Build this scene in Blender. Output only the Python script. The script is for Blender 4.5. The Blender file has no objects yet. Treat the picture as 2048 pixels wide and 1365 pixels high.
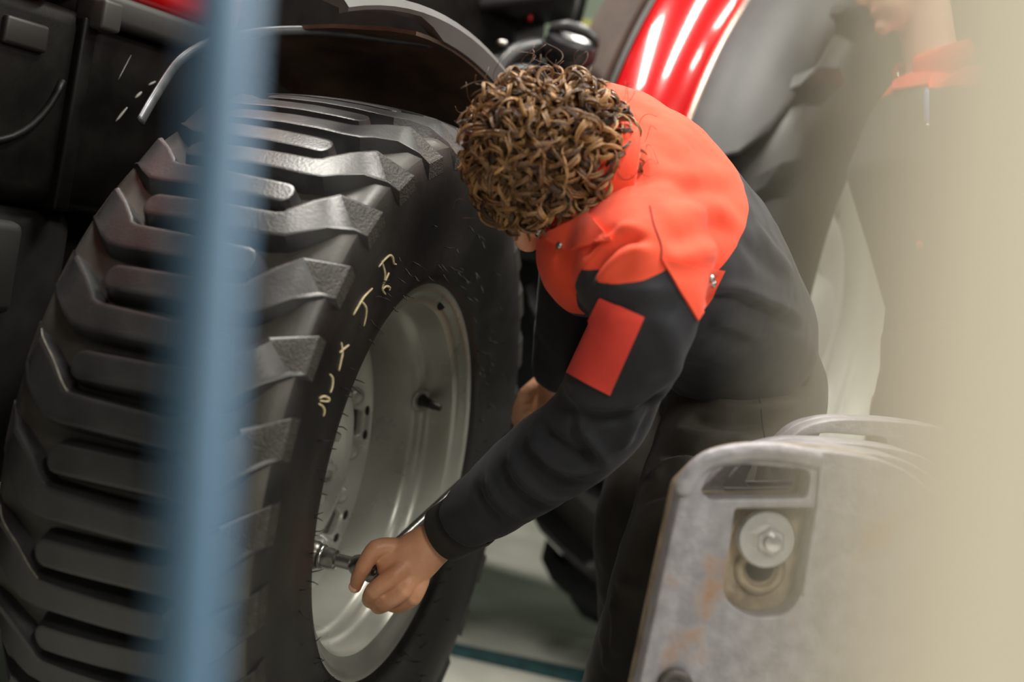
import bpy, bmesh, math, random
import numpy as np
from mathutils import Vector, Matrix, noise
from mathutils.bvhtree import BVHTree

random.seed(7)
rng = np.random.default_rng(7)
scene = bpy.context.scene
COL = scene.collection
PI = math.pi

# ------------------------------------------------------------------ camera
F = 2844.4                       # focal length in pixels of the 2048 wide frame (50 mm lens)
PITCH, ROLL, CAMH = math.radians(2.85), math.radians(10.1), 0.893
_u0 = Vector((0, math.sin(PITCH), math.cos(PITCH)))
_r0 = Vector((1, 0, 0))
CF = Vector((0, math.cos(PITCH), -math.sin(PITCH)))
CR = _r0 * math.cos(ROLL) + _u0 * math.sin(ROLL)
CU = _u0 * math.cos(ROLL) - _r0 * math.sin(ROLL)
CO = Vector((0, 0, CAMH))
cam_data = bpy.data.cameras.new('camera')
cam_data.lens = 50.0
cam_data.sensor_width = 36.0
cam_data.clip_start = 0.02
cam_data.dof.use_dof = True
cam_data.dof.focus_distance = 2.02
cam_data.dof.aperture_fstop = 2.0
cam = bpy.data.objects.new('camera', cam_data)
COL.objects.link(cam)
M = Matrix.Identity(4)
for i in range(3):
    M[i][0], M[i][1], M[i][2], M[i][3] = CR[i], CU[i], -CF[i], CO[i]
cam.matrix_world = M
scene.camera = cam

# ------------------------------------------------------------------ world, lamps, exposure
world = bpy.data.worlds.new('workshop_air')
scene.world = world
world.use_nodes = True
_bg = world.node_tree.nodes['Background']
_bg.inputs[0].default_value = (0.95, 0.92, 0.84, 1)
_bg.inputs[1].default_value = 0.035

def area_lamp(loc, size, power, color=(1.0, 0.95, 0.86), rot=(0, 0, 0)):
    l = bpy.data.lights.new('strip_or_fill_lamp', 'AREA')
    l.shape = 'RECTANGLE'
    l.size, l.size_y = size
    l.energy = power
    l.color = color
    o = bpy.data.objects.new('strip_or_fill_lamp', l)
    o.location = loc
    o.rotation_euler = rot
    COL.objects.link(o)
    return o

area_lamp((0.75, 2.1, 3.5), (0.30, 1.4), 94)
area_lamp((-0.75, 2.3, 3.5), (0.30, 1.4), 80)
area_lamp((2.6, 2.6, 3.5), (0.30, 1.4), 55)
area_lamp((2.7, 0.3, 2.9), (0.30, 1.4), 62, rot=(0, math.radians(30), 0))  # added lamp on the right, put in to brighten the wheel rim
area_lamp((0.9, -1.0, 2.5), (0.35, 1.4), 60)  # added fill behind the camera that brightens the beige pillar
area_lamp((0.5, 6.5, 4.0), (0.30, 1.4), 130)

vs = scene.view_settings
vs.view_transform = 'Standard'
vs.look = 'None'
vs.exposure = 0.0
vs.gamma = 1.0
vs.use_curve_mapping = False
scene.cycles.use_denoising = True
scene.cycles.sample_clamp_indirect = 6.0

# ------------------------------------------------------------------ helpers
def P(px, py, depth):
    """world point seen at a pixel of the photograph, at a given distance in front of the lens"""
    return CO + depth * (CF + CR * ((px - 1024) / F) - CU * ((py - 682.5) / F))

def PX(p):
    d = Vector(p) - CO
    z = d.dot(CF)
    return (1024 + F * d.dot(CR) / z, 682.5 - F * d.dot(CU) / z, z)

def lerp(a, b, t):
    return a + (b - a) * t

MATS = {}
def mat(name, color, rough=0.5, metal=0.0, var=0.0, vscale=20.0, bump=0.0, bscale=120.0, color2=None,
        spec=0.5, detail=6.0, rvar=0.0, coat=0.0, sheen=0.0, stretch=None, ramp=(0.35, 0.65), bdist=0.004):
    if name in MATS:
        return MATS[name]
    m = bpy.data.materials.new(name)
    m.use_nodes = True
    nt = m.node_tree
    b = nt.nodes['Principled BSDF']
    b.inputs['Base Color'].default_value = (*color, 1)
    b.inputs['Roughness'].default_value = rough
    b.inputs['Metallic'].default_value = metal
    b.inputs['Specular IOR Level'].default_value = spec
    b.inputs['Coat Weight'].default_value = coat
    b.inputs['Coat Roughness'].default_value = 0.05
    b.inputs['Sheen Weight'].default_value = sheen
    tc = nt.nodes.new('ShaderNodeTexCoord')
    src = tc.outputs['Object']
    if stretch:
        mp = nt.nodes.new('ShaderNodeMapping')
        mp.inputs['Scale'].default_value = stretch
        nt.links.new(src, mp.inputs[0])
        src = mp.outputs[0]
    if var > 0 or color2:
        n = nt.nodes.new('ShaderNodeTexNoise')
        n.inputs['Scale'].default_value = vscale
        n.inputs['Detail'].default_value = detail
        nt.links.new(src, n.inputs['Vector'])
        r = nt.nodes.new('ShaderNodeValToRGB')
        c2 = color2 or tuple(min(1, c * (1 + var)) for c in color)
        c1 = color if color2 else tuple(c * (1 - var) for c in color)
        r.color_ramp.elements[0].color = (*c1, 1)
        r.color_ramp.elements[1].color = (*c2, 1)
        r.color_ramp.elements[0].position, r.color_ramp.elements[1].position = ramp
        nt.links.new(n.outputs[0], r.inputs[0])
        nt.links.new(r.outputs[0], b.inputs['Base Color'])
        if rvar > 0:
            mr = nt.nodes.new('ShaderNodeMapRange')
            mr.inputs[1].default_value, mr.inputs[2].default_value = 0.3, 0.7
            mr.inputs[3].default_value, mr.inputs[4].default_value = rough - rvar, rough + rvar
            nt.links.new(n.outputs[0], mr.inputs[0])
            nt.links.new(mr.outputs[0], b.inputs['Roughness'])
    if bump > 0:
        n2 = nt.nodes.new('ShaderNodeTexNoise')
        n2.inputs['Scale'].default_value = bscale
        n2.inputs['Detail'].default_value = 4
        nt.links.new(src, n2.inputs['Vector'])
        bp = nt.nodes.new('ShaderNodeBump')
        bp.inputs['Strength'].default_value = bump
        bp.inputs['Distance'].default_value = bdist
        nt.links.new(n2.outputs[0], bp.inputs['Height'])
        nt.links.new(bp.outputs[0], b.inputs['Normal'])
    MATS[name] = m
    return m

def set_props(o, label=None, cat=None, group=None, kind=None):
    if label: o['label'] = label
    if cat: o['category'] = cat
    if group: o['group'] = group
    if kind: o['kind'] = kind
    return o

WM = {}
def place(o, parent=None, world=None):
    w = world.copy() if world is not None else Matrix.Identity(4)
    WM[o.name] = w
    if parent is not None:
        o.parent = parent
        o.matrix_parent_inverse = Matrix.Identity(4)
        o.matrix_basis = WM[parent.name].inverted() @ w
    else:
        o.matrix_basis = w
    return o

def empty(name, world):
    o = bpy.data.objects.new(name, None)
    o.empty_display_size = 0.1
    COL.objects.link(o)
    return place(o, None, world)

def mesh_data(name, V, Fc, m=None, smooth=True, angle=None):
    me = bpy.data.meshes.new(name)
    me.from_pydata([tuple(v) for v in V], [], [tuple(f) for f in Fc])
    me.validate()
    if m is not None:
        for mm in (m if isinstance(m, (list, tuple)) else [m]):
            me.materials.append(mm)
    if smooth:
        me.polygons.foreach_set('use_smooth', [True] * len(me.polygons))
        if angle is not None:
            try:
                me.set_sharp_from_angle(angle=math.radians(angle))
            except Exception:
                pass
    me.update()
    return me

def link(name, me, parent=None, world=None):
    o = bpy.data.objects.new(name, me)
    COL.objects.link(o)
    return place(o, parent, world)

def ob(name, V, Fc, m=None, parent=None, world=None, smooth=True, angle=None):
    return link(name, mesh_data(name, V, Fc, m, smooth, angle), parent, world)

def lathe(profile, n=96, a0=0.0, a1=2 * PI):
    """revolve (x, r) about the X axis; angle 0 = +Y, 90 = +Z"""
    V, Fc = [], []
    full = abs(a1 - a0 - 2 * PI) < 1e-6
    m = n if full else n + 1
    for i in range(m):
        a = a0 + (a1 - a0) * i / n
        for x, r in profile:
            V.append((x, r * math.cos(a), r * math.sin(a)))
    k = len(profile)
    for i in range(n):
        j = (i + 1) % m
        for q in range(k - 1):
            Fc.append((i * k + q, j * k + q, j * k + q + 1, i * k + q + 1))
    return V, Fc

def frames(path, up=None):
    path = [Vector(p) for p in path]
    T = []
    for i in range(len(path)):
        a = path[max(0, i - 1)]
        b = path[min(len(path) - 1, i + 1)]
        T.append((b - a).normalized())
    u = Vector(up) if up is not None else (Vector((0, 0, 1)) if abs(T[0].z) < 0.9 else Vector((1, 0, 0)))
    out = []
    for t in T:
        u = u - t * u.dot(t)
        if u.length < 1e-5:
            u = t.orthogonal()
        u.normalize()
        out.append((t, u.copy(), t.cross(u)))
    return path, out

def tube(path, rad, n=10, up=None, cap=True, dome=False):
    """rad: number, list of numbers or list of (ru, rv) pairs"""
    path, fr = frames(path, up)
    k = len(path)
    if not isinstance(rad, (list, tuple)):
        rad = [rad] * k
    rad = [(r, r) if not isinstance(r, (list, tuple)) else r for r in rad]
    if dome:
        r0 = 0.5 * (rad[0][0] + rad[0][1]); r1 = 0.5 * (rad[-1][0] + rad[-1][1])
        pre, post, fpre, fpost, rpre, rpost = [], [], [], [], [], []
        for a in (80, 55, 28):
            s, c = math.sin(math.radians(a)), math.cos(math.radians(a))
            pre.append(path[0] - fr[0][0] * r0 * s); fpre.append(fr[0]); rpre.append((rad[0][0] * c, rad[0][1] * c))
        for a in (28, 55, 80):
            s, c = math.sin(math.radians(a)), math.cos(math.radians(a))
            post.append(path[-1] + fr[-1][0] * r1 * s); fpost.append(fr[-1]); rpost.append((rad[-1][0] * c, rad[-1][1] * c))
        path = pre + path + post; fr = fpre + fr + fpost; rad = rpre + list(rad) + rpost
        k = len(path)
    V, Fc = [], []
    for p, (t, u, v), (ru, rv) in zip(path, fr, rad):
        for j in range(n):
            a = 2 * PI * j / n
            V.append(p + u * (ru * math.cos(a)) + v * (rv * math.sin(a)))
    for i in range(k - 1):
        for j in range(n):
            j2 = (j + 1) % n
            Fc.append((i * n + j, i * n + j2, (i + 1) * n + j2, (i + 1) * n + j))
    if cap:
        Fc.append(tuple(range(n - 1, -1, -1)))
        Fc.append(tuple(range((k - 1) * n, k * n)))
    return V, Fc

def smooth_path(pts, sub=6):
    pts = [Vector(p) for p in pts]
    out = []
    for i in range(len(pts) - 1):
        p0, p1, p2, p3 = pts[max(0, i - 1)], pts[i], pts[i + 1], pts[min(len(pts) - 1, i + 2)]
        for s in range(sub):
            t = s / sub
            out.append(0.5 * ((2 * p1) + (p2 - p0) * t + (2 * p0 - 5 * p1 + 4 * p2 - p3) * t * t + (3 * p1 - p0 - 3 * p2 + p3) * t ** 3))
    out.append(pts[-1])
    return out

def smooth_vals(vals, sub=6):
    v = smooth_path([(*((x, x) if not isinstance(x, (tuple, list)) else x), 0) for x in vals], sub)
    return [(max(1e-4, a.x), max(1e-4, a.y)) for a in v]

def merge(*parts):
    V, Fc = [], []
    for v, f in parts:
        o = len(V)
        V.extend(v)
        Fc.extend(tuple(i + o for i in q) for q in f)
    return V, Fc

def ellipsoid(c, ax, nu=20, nv=12):
    """ax: three axis vectors (with lengths)"""
    c = Vector(c); a, b, d = [Vector(x) for x in ax]
    V = [c + d]
    for i in range(1, nv):
        th = PI * i / nv
        for j in range(nu):
            ph = 2 * PI * j / nu
            V.append(c + a * (math.sin(th) * math.cos(ph)) + b * (math.sin(th) * math.sin(ph)) + d * math.cos(th))
    V.append(c - d)
    Fc = []
    for j in range(nu):
        Fc.append((0, 1 + j, 1 + (j + 1) % nu))
    for i in range(nv - 2):
        for j in range(nu):
            q = 1 + i * nu
            Fc.append((q + j, q + nu + j, q + nu + (j + 1) % nu, q + (j + 1) % nu))
    q = 1 + (nv - 2) * nu
    for j in range(nu):
        Fc.append((q + j, len(V) - 1, q + (j + 1) % nu))
    return V, Fc

def bevel_box_mesh(name, size, bev, m, segs=3):
    bm = bmesh.new()
    bmesh.ops.create_cube(bm, size=1.0)
    bmesh.ops.scale(bm, vec=Vector(size), verts=bm.verts)
    if bev > 0:
        bmesh.ops.bevel(bm, geom=list(bm.edges), offset=bev, segments=segs, profile=0.5, affect='EDGES')
    me = bpy.data.meshes.new(name)
    bm.to_mesh(me)
    bm.free()
    me.materials.append(m)
    me.polygons.foreach_set('use_smooth', [True] * len(me.polygons))
    me.set_sharp_from_angle(angle=math.radians(40))
    return me

def evaluated(o):
    dg = bpy.context.evaluated_depsgraph_get()
    dg.update()
    me = bpy.data.meshes.new_from_object(o.evaluated_get(dg))
    return me

def remesh(parts, voxel, smooth_it=6, factor=0.5):
    V, Fc = merge(*parts)
    me = bpy.data.meshes.new('tmp')
    me.from_pydata([tuple(v) for v in V], [], Fc)
    bm = bmesh.new(); bm.from_mesh(me)
    bmesh.ops.recalc_face_normals(bm, faces=bm.faces)
    bm.to_mesh(me); bm.free()
    o = bpy.data.objects.new('tmp', me)
    COL.objects.link(o)
    r = o.modifiers.new('r', 'REMESH'); r.mode = 'VOXEL'; r.voxel_size = voxel; r.adaptivity = 0
    if smooth_it:
        s = o.modifiers.new('s', 'SMOOTH'); s.factor = factor; s.iterations = smooth_it
    out = evaluated(o)
    bpy.data.objects.remove(o)
    bpy.data.meshes.remove(me)
    out.polygons.foreach_set('use_smooth', [True] * len(out.polygons))
    return out

def plate_mesh(name, outline, holes, thick, bev, m):
    """flat plate in local XZ with through holes; thickness along local Y from 0 (front) to thick"""
    cu = bpy.data.curves.new('tmp', 'CURVE')
    cu.dimensions = '2D'; cu.fill_mode = 'BOTH'
    for loop in [outline] + list(holes):
        s = cu.splines.new('POLY'); s.points.add(len(loop) - 1)
        for p, (x, z) in zip(s.points, loop):
            p.co = (x, z, 0, 1)
        s.use_cyclic_u = True
    cu.extrude = max(0.0005, thick / 2 - bev); cu.bevel_depth = bev; cu.bevel_resolution = 2; cu.offset = -bev
    o = bpy.data.objects.new('tmp', cu); COL.objects.link(o)
    me = evaluated(o)
    bpy.data.objects.remove(o)
    me.name = name
    for v in me.vertices:
        x, y, z = v.co
        v.co = (x, thick / 2 - z, y)
    me.materials.clear(); me.materials.append(m)
    bm = bmesh.new(); bm.from_mesh(me)
    bmesh.ops.remove_doubles(bm, verts=bm.verts, dist=1e-5)
    bmesh.ops.recalc_face_normals(bm, faces=bm.faces)
    bm.to_mesh(me); bm.free()
    me.polygons.foreach_set('use_smooth', [True] * len(me.polygons))
    me.set_sharp_from_angle(angle=math.radians(35))
    return me

def rounded_rect(x0, x1, z0, z1, r, n=6):
    out = []
    for cx, cz, a in ((x1 - r, z1 - r, 0), (x0 + r, z1 - r, 90), (x0 + r, z0 + r, 180), (x1 - r, z0 + r, 270)):
        for i in range(n + 1):
            t = math.radians(a + 90 * i / n)
            out.append((cx + r * math.cos(t), cz + r * math.sin(t)))
    return out

def basis(x, y, z, o):
    m = Matrix.Identity(4)
    for i in range(3):
        m[i][0], m[i][1], m[i][2], m[i][3] = x[i], y[i], z[i], o[i]
    return m

def bvh_of(me, world=None):
    V = [(world @ v.co if world is not None else v.co) for v in me.vertices]
    return BVHTree.FromPolygons(V, [tuple(p.vertices) for p in me.polygons])

def hit(bvh, px, py):
    d = (CF + CR * ((px - 1024) / F) - CU * ((py - 682.5) / F)).normalized()
    loc, nor, idx, dist = bvh.ray_cast(CO, d, 20)
    return loc, nor
# ================================================================== the setting
concrete = mat('concrete', (0.40, 0.40, 0.355), rough=0.35, var=0.35, vscale=2.2, bump=0.15, bscale=60, rvar=0.12, spec=0.5)
paint_line = mat('floor_paint', (0.012, 0.05, 0.055), rough=0.5, var=0.5, vscale=30)
ob('floor', [(-8, -4, 0), (9, -4, 0), (9, 12, 0), (-8, 12, 0)], [(0, 1, 2, 3)], concrete)['kind'] = 'structure'
wallm = mat('wall_paint', (0.20, 0.25, 0.19), rough=0.7, var=0.1, vscale=3)
V, Fc = merge(([(-8, 9, 0), (9, 9, 0), (9, 9.2, 0), (-8, 9.2, 0), (-8, 9, 5), (9, 9, 5), (9, 9.2, 5), (-8, 9.2, 5)],
               [(0, 1, 5, 4), (2, 3, 7, 6), (4, 5, 6, 7), (1, 2, 6, 5), (3, 0, 4, 7)]))
ob('wall_back', V, Fc, wallm, smooth=False)['kind'] = 'structure'
# painted floor line running across the bay
a, b = P(920, 1302, 3.0), P(1120, 1335, 3.0)
def floor_pt(px, py):
    d = CF + CR * ((px - 1024) / F) - CU * ((py - 682.5) / F)
    t = -CAMH / d.z
    return CO + d * t
q = [floor_pt(860, 1278), floor_pt(1420, 1392), floor_pt(1405, 1426), floor_pt(850, 1300)]
for p in q: p.z = 0.002
o = ob('floor_line', q, [(3, 2, 1, 0)], paint_line, smooth=False)
o['kind'] = 'structure'

# ================================================================== tractor
RA, FA = 1.08, 1.292
RC = Vector((0.656, 3.747, 0.889)); RR = 0.909
FC = Vector((-0.285, 2.204, 0.543)); FR = 0.553
t_r, n_r = Vector((math.cos(RA), math.sin(RA), 0)), Vector((math.sin(RA), -math.cos(RA), 0))
t_f, n_f = Vector((math.cos(FA), math.sin(FA), 0)), Vector((math.sin(FA), -math.cos(FA), 0))
ZZ = Vector((0, 0, 1))
WR = basis(n_r, t_r, ZZ, RC)
WF = basis(n_f, t_f, ZZ, FC)
def TR(s, l, z):
    """tractor point: s metres ahead of the rear axle, l metres out from the rear wheel plane, z height"""
    p = RC - t_r * s + n_r * l
    return Vector((p.x, p.y, z))
tractor = empty('tractor', basis(n_r, t_r, ZZ, TR(0.9, -0.75, 0)))
set_props(tractor, 'red and black tractor with ribbed tyres and grey wheel rims', 'tractor')

rubber = mat('rubber', (0.016, 0.015, 0.0135), rough=0.46, var=0.45, vscale=7, bump=0.12, bscale=260, rvar=0.10, spec=0.5)
lug_rubber = mat('lug_rubber', (0.028, 0.0285, 0.029), rough=0.38, var=0.40, vscale=9, bump=0.10, bscale=240, rvar=0.10, spec=0.6)
knurl = mat('knurled_rubber', (0.018, 0.017, 0.014), rough=0.6, color2=(0.038, 0.034, 0.028), vscale=70, bump=0.8, bscale=300)
rim_paint = mat('rim_paint', (0.36, 0.365, 0.325), rough=0.30, metal=0.3, var=0.10, vscale=8, rvar=0.06, bump=0.02, bscale=90)
disc_paint = mat('disc_paint', (0.42, 0.425, 0.39), rough=0.30, metal=0.3, var=0.12, vscale=9, rvar=0.06)
hole_shade = mat('gap_shade', (0.008, 0.007, 0.006), rough=0.8)  # near-black: the shade inside gaps and slots put into the colour
red_paint = mat('red_paint', (0.52, 0.004, 0.006), rough=0.22, coat=1.0, spec=0.5)
black_plastic = mat('black_plastic', (0.005, 0.0046, 0.0038), spec=0.16, rough=0.45, var=0.3, vscale=14, bump=0.06, bscale=200, rvar=0.08)
grey_plastic = mat('grey_plastic', (0.065, 0.066, 0.066), rough=0.55, var=0.15, vscale=8, bump=0.10, bscale=320)
trim_plastic = mat('trim_plastic', (0.032, 0.032, 0.031), rough=0.5)
brown_metal = mat('dusty_metal', (0.040, 0.022, 0.016), rough=0.6, color2=(0.06, 0.036, 0.026), vscale=16)
steel = mat('bare_steel', (0.42, 0.41, 0.39), rough=0.28, metal=1.0, var=0.15, vscale=25)
chalk = mat('chalk', (0.62, 0.53, 0.33), rough=0.9, var=0.2, vscale=120)

# ---- steered wheel: tyre
prof = []
BASE = FR - 0.027
half = [(0.0, BASE + 0.006), (0.05, BASE + 0.005), (0.10, BASE + 0.003), (0.14, BASE + 0.002), (0.163, BASE + 0.000),
        (0.178, BASE - 0.011), (0.186, BASE - 0.042), (0.187, BASE - 0.085), (0.182, BASE - 0.125), (0.174, BASE - 0.160),
        (0.172, BASE - 0.188), (0.170, BASE - 0.203), (0.167, BASE - 0.211), (0.158, BASE - 0.220), (0.13, BASE - 0.235)]
prof = [(-x, r) for x, r in reversed(half)] + half[1:]
V, Fc = lathe(prof, 180)
tyre = ob('tyre', V, Fc, [rubber, mat('dusty_rubber', (0.052, 0.049, 0.042), rough=0.5, var=0.35, vscale=10, bump=0.08, bscale=200, rvar=0.1)], tractor, WF)
for p_ in tyre.data.polygons:
    if abs(p_.center.x) < 0.172 and (p_.center.y ** 2 + p_.center.z ** 2) ** 0.5 > 0.45: p_.material_index = 1
tyre['label'] = 'wide black steering tyre with chunky tread bars'

def crown(u):
    a = abs(u) / 0.185
    return FR + 0.008 - 0.018 * a * a - 0.028 * max(0, a - 0.78) / 0.22

def lug_mesh(name, sign):
    """one tread bar on the unrolled tread: x = across, v = along, wrapped round the wheel at angle 180 degrees"""
    c = [(0.187, 0.079), (0.160, 0.058), (0.135, 0.034), (0.112, 0.010), (0.102, 0.001), (0.085, -0.003), (0.05, -0.004), (0.0, -0.005), (-0.05, -0.006), (-0.078, -0.006)]
    w = [0.023, 0.0235, 0.024, 0.023, 0.0215, 0.0195, 0.0185, 0.018, 0.018, 0.018]
    up, lo = [], []
    for i, ((x, v), h) in enumerate(zip(c, w)):
        a = Vector(c[max(0, i - 1)]); b = Vector(c[min(len(c) - 1, i + 1)])
        d = (b - a).normalized(); nn = Vector((-d.y, d.x))
        if i == 0: nn = Vector((0, -1)) * 1.25
        up.append(Vector((x, v)) - nn * h); lo.append(Vector((x, v)) + nn * h)
    # rounded inner end
    ce = Vector(c[-1]); end = []
    for k in range(1, 6):
        t = PI * k / 6
        end.append(ce + Vector((-math.sin(t) * 0.014, math.cos(t) * 0.018)))
    loop = [*up, *end, *reversed(lo)]
    if up[-1].y < ce.y:
        end.reverse(); loop = [*up, *end, *reversed(lo)]
    k = len(loop)
    cen = Vector((0, 0))
    def wrap(p, r):
        a = PI - p.y / FR
        return (sign * p.x, r * math.cos(a), r * math.sin(a))
    # outward offset for draft
    offs = []
    for i in range(k):
        a = loop[i - 1]; b = loop[(i + 1) % k]
        d = (b - a).normalized()
        offs.append(Vector((d.y, -d.x)))
    area = sum(loop[i - 1].x * loop[i].y - loop[i].x * loop[i - 1].y for i in range(k))
    s = 1 if area > 0 else -1
    rings = []
    for dist, dr in ((-0.0065, 0.0), (-0.0030, 0.0), (-0.0006, -0.0008), (0.0, -0.003), (0.005, -0.024), (0.009, -0.031), (0.014, -0.037)):
        ring = []
        for p, f in zip(loop, offs):
            q = p + f * (s * dist)
            extra = 0
            if dist > 0.001: q.x = min(q.x, 0.1865 - (0.006 if dist > 0.006 else 0.0))
            if q.x > 0.180: extra = -0.9 * (q.x - 0.180)
            rr = crown(p.x) + dr + extra
            ring.append(wrap(q, rr))
        rings.append(ring)
    V = [v for r in rings for v in r]
    Fc, M_ = [], []
    nr = len(rings)
    for i in range(nr - 1):
        for j in range(k):
            j2 = (j + 1) % k
            Fc.append((i * k + j, (i + 1) * k + j, (i + 1) * k + j2, i * k + j2))
            M_.append(1 if (j == k - 1) else 0)
    # top cap as strip between up and lo chains
    nu = len(c)
    for i in range(nu - 1):
        Fc.append((i, i + 1, k - 2 - i, k - 1 - i)); M_.append(1 if i == 0 else 0)
    Fc.append(tuple(range(nu - 1, k - nu + 1))); M_.append(0)
    bm_ = mesh_data(name, V, Fc, [lug_rubber, knurl], True, 24)
    for p, mi in zip(bm_.polygons, M_): p.material_index = mi
    bm = bmesh.new(); bm.from_mesh(bm_); bmesh.ops.recalc_face_normals(bm, faces=bm.faces); bm.to_mesh(bm_); bm.free()
    return bm_
NL = 30
lug_far, lug_near = lug_mesh('tread_bar', -1), lug_mesh('tread_bar', 1)
for i in range(NL):
    for me, off in ((lug_far, 0.0), (lug_near, 0.5)):
        a = 2 * PI * (i + off + 0.18) / NL
        link('tread_bar', me, tyre, WF @ Matrix.Rotation(a, 4, 'X'))

# ---- steered wheel: rim, disc, bolts
prof = [(0.140, 0.300), (0.150, 0.309), (0.156, 0.312), (0.160, 0.309), (0.160, 0.302), (0.154, 0.294), (0.146, 0.289), (0.142, 0.283), (0.139, 0.274),
        (0.128, 0.270), (0.108, 0.268), (0.098, 0.266), (0.090, 0.259), (0.084, 0.250), (0.072, 0.247), (0.04, 0.246), (0.0, 0.245), (-0.03, 0.245), (-0.07, 0.252), (-0.10, 0.268), (-0.15, 0.285), (-0.155, 0.31)]
V, Fc = lathe(prof, 160)
rim = ob('rim', V, Fc, rim_paint, tractor, WF, True, 50)
rim['label'] = 'grey painted rim of the steering wheel'
# scalloped, slightly conical disc flange carried on bolted tabs, and the dished centre behind it
NT = 8
PHASE = math.radians(11.5)
def cone_x(r): return 0.005 - (0.243 - r) * 1.14
CN = Vector((0.659, 0, -0.753))                      # outward normal of the flange in (axial, -, radial)
V, Fc = [], []
ND = 320
for i in range(ND):
    a = 2 * PI * i / ND
    u = ((a - PHASE) * NT / (2 * PI)) % 1.0
    dd_ = abs(u - 0.5) * 2
    t = min(1, max(0, (dd_ - 0.62) / 0.16)); t = t * t * (3 - 2 * t)
    ri = lerp(0.205, 0.2325, t)
    ring = [(0.004, 0.246), (0.007, 0.2445), (0.006, 0.2425), (cone_x(ri + 0.002) + 0.001, ri + 0.002), (cone_x(ri) - 0.001, ri), (cone_x(ri) - 0.010, ri + 0.001), (cone_x(ri) - 0.014, ri + 0.006)]
    for x, r in ring:
        V.append((x, r * math.cos(a), r * math.sin(a)))
k = len(ring)
for i in range(ND):
    j = (i + 1) % ND
    for q in range(k - 1):
        Fc.append((i * k + q, j * k + q, j * k + q + 1, i * k + q + 1))
flange = ob('disc_flange', V, Fc, disc_paint, rim, WF, True, 40)
V, Fc = lathe([(-0.085, 0.196), (-0.06, 0.189), (-0.03, 0.180), (0.0, 0.164), (0.016, 0.146), (0.020, 0.130), (0.014, 0.112), (0.0, 0.10), (-0.004, 0.08), (-0.004, 0.0001)], 96)
ob('wheel_dish', V, Fc, disc_paint, rim, WF, True, 50)
V, Fc = lathe([(-0.07, 0.246), (-0.08, 0.20), (-0.08, 0.1), (-0.08, 0.0001)], 64)
ob('shaded_web', V, Fc, hole_shade, rim, WF)  # dark sheet that paints shade into the openings behind the flange
bolt_me = mesh_data('disc_bolt', *lathe([(0.0, 0.0165), (0.004, 0.0165), (0.0085, 0.0135), (0.0115, 0.008), (0.012, 0.0001)], 16), disc_paint)
hole_me = mesh_data('disc_slot', *lathe([(0.0012, 0.0001), (0.0010, 0.0035), (0.0, 0.0042)], 14), hole_shade)
def on_cone(a, r):
    rad = Vector((0, math.cos(a), math.sin(a))); tan = Vector((0, -math.sin(a), math.cos(a)))
    x = Vector((0.659, 0, 0)) - rad * 0.753
    return WF @ basis(x, tan, x.cross(tan), Vector((cone_x(r), 0, 0)) + rad * r)
for i in range(NT):
    for d in (-0.17, 0.17):
        link('disc_bolt', bolt_me, rim, on_cone(2 * PI * (i + 0.5) / NT + PHASE + d, 0.223))
    for d in (-0.30, 0.30):
        link('disc_slot', hole_me, rim, on_cone(2 * PI * (i + 0.5) / NT + PHASE + d, 0.238) @ Matrix.Translation((0.001, 0, 0)) @ Matrix.Scale(2.2, 4, (0, 1, 0)))
# wheel studs and nuts
for i in range(8):
    a = 2 * PI * i / 8 + 0.55
    nut = lathe([(0.004, 0.016), (0.018, 0.016), (0.021, 0.013), (0.021, 0.009), (0.030, 0.009), (0.031, 0.0001)], 6)
    w = WF @ Matrix.Translation((-0.006, 0.072 * math.cos(a), 0.072 * math.sin(a)))
    ob('wheel_nut', *nut, disc_paint, rim, w, True, 30)
# valve in the far wall of the rim
bvr = bvh_of(rim.data, WF)
loc, nor = hit(bvr, 842, 800)
axis = (nor * 0.75 + n_f * 0.6).normalized()
vb = lathe([(0, 0.021), (0.003, 0.021), (0.004, 0.017), (0.002, 0.013), (0.001, 0.0001)], 20)
x = nor; y = x.orthogonal().normalized(); z = x.cross(y)
ob('valve_boss', *vb, rim_paint, rim, basis(x, y, z, loc + nor * 0.001))
vv = lathe([(0.0, 0.011), (0.002, 0.011), (0.006, 0.009), (0.018, 0.008), (0.030, 0.0075), (0.031, 0.006), (0.040, 0.006), (0.041, 0.0001)], 14)
x = axis; y = x.orthogonal().normalized(); z = x.cross(y)
ob('valve_stem', *vv, mat('valve_rubber', (0.015, 0.013, 0.010), rough=0.5), rim, basis(x, y, z, loc + nor * 0.003))
# two small drain marks on the rim lip
for q in ((882, 612), (828, 1198)):
    loc, nor = hit(bvr, *q)
    if loc:
        x = nor; y = n_f.cross(nor).normalized(); z = x.cross(y)
        w = basis(x, y, z, loc + nor * 0.0004) @ Matrix.Scale(1.9, 4, (0, 1, 0))
        ob('rim_slot', *lathe([(0, 0.0075), (0.0004, 0.007), (0.0005, 0.0001)], 14), hole_shade, rim, w)

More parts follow.
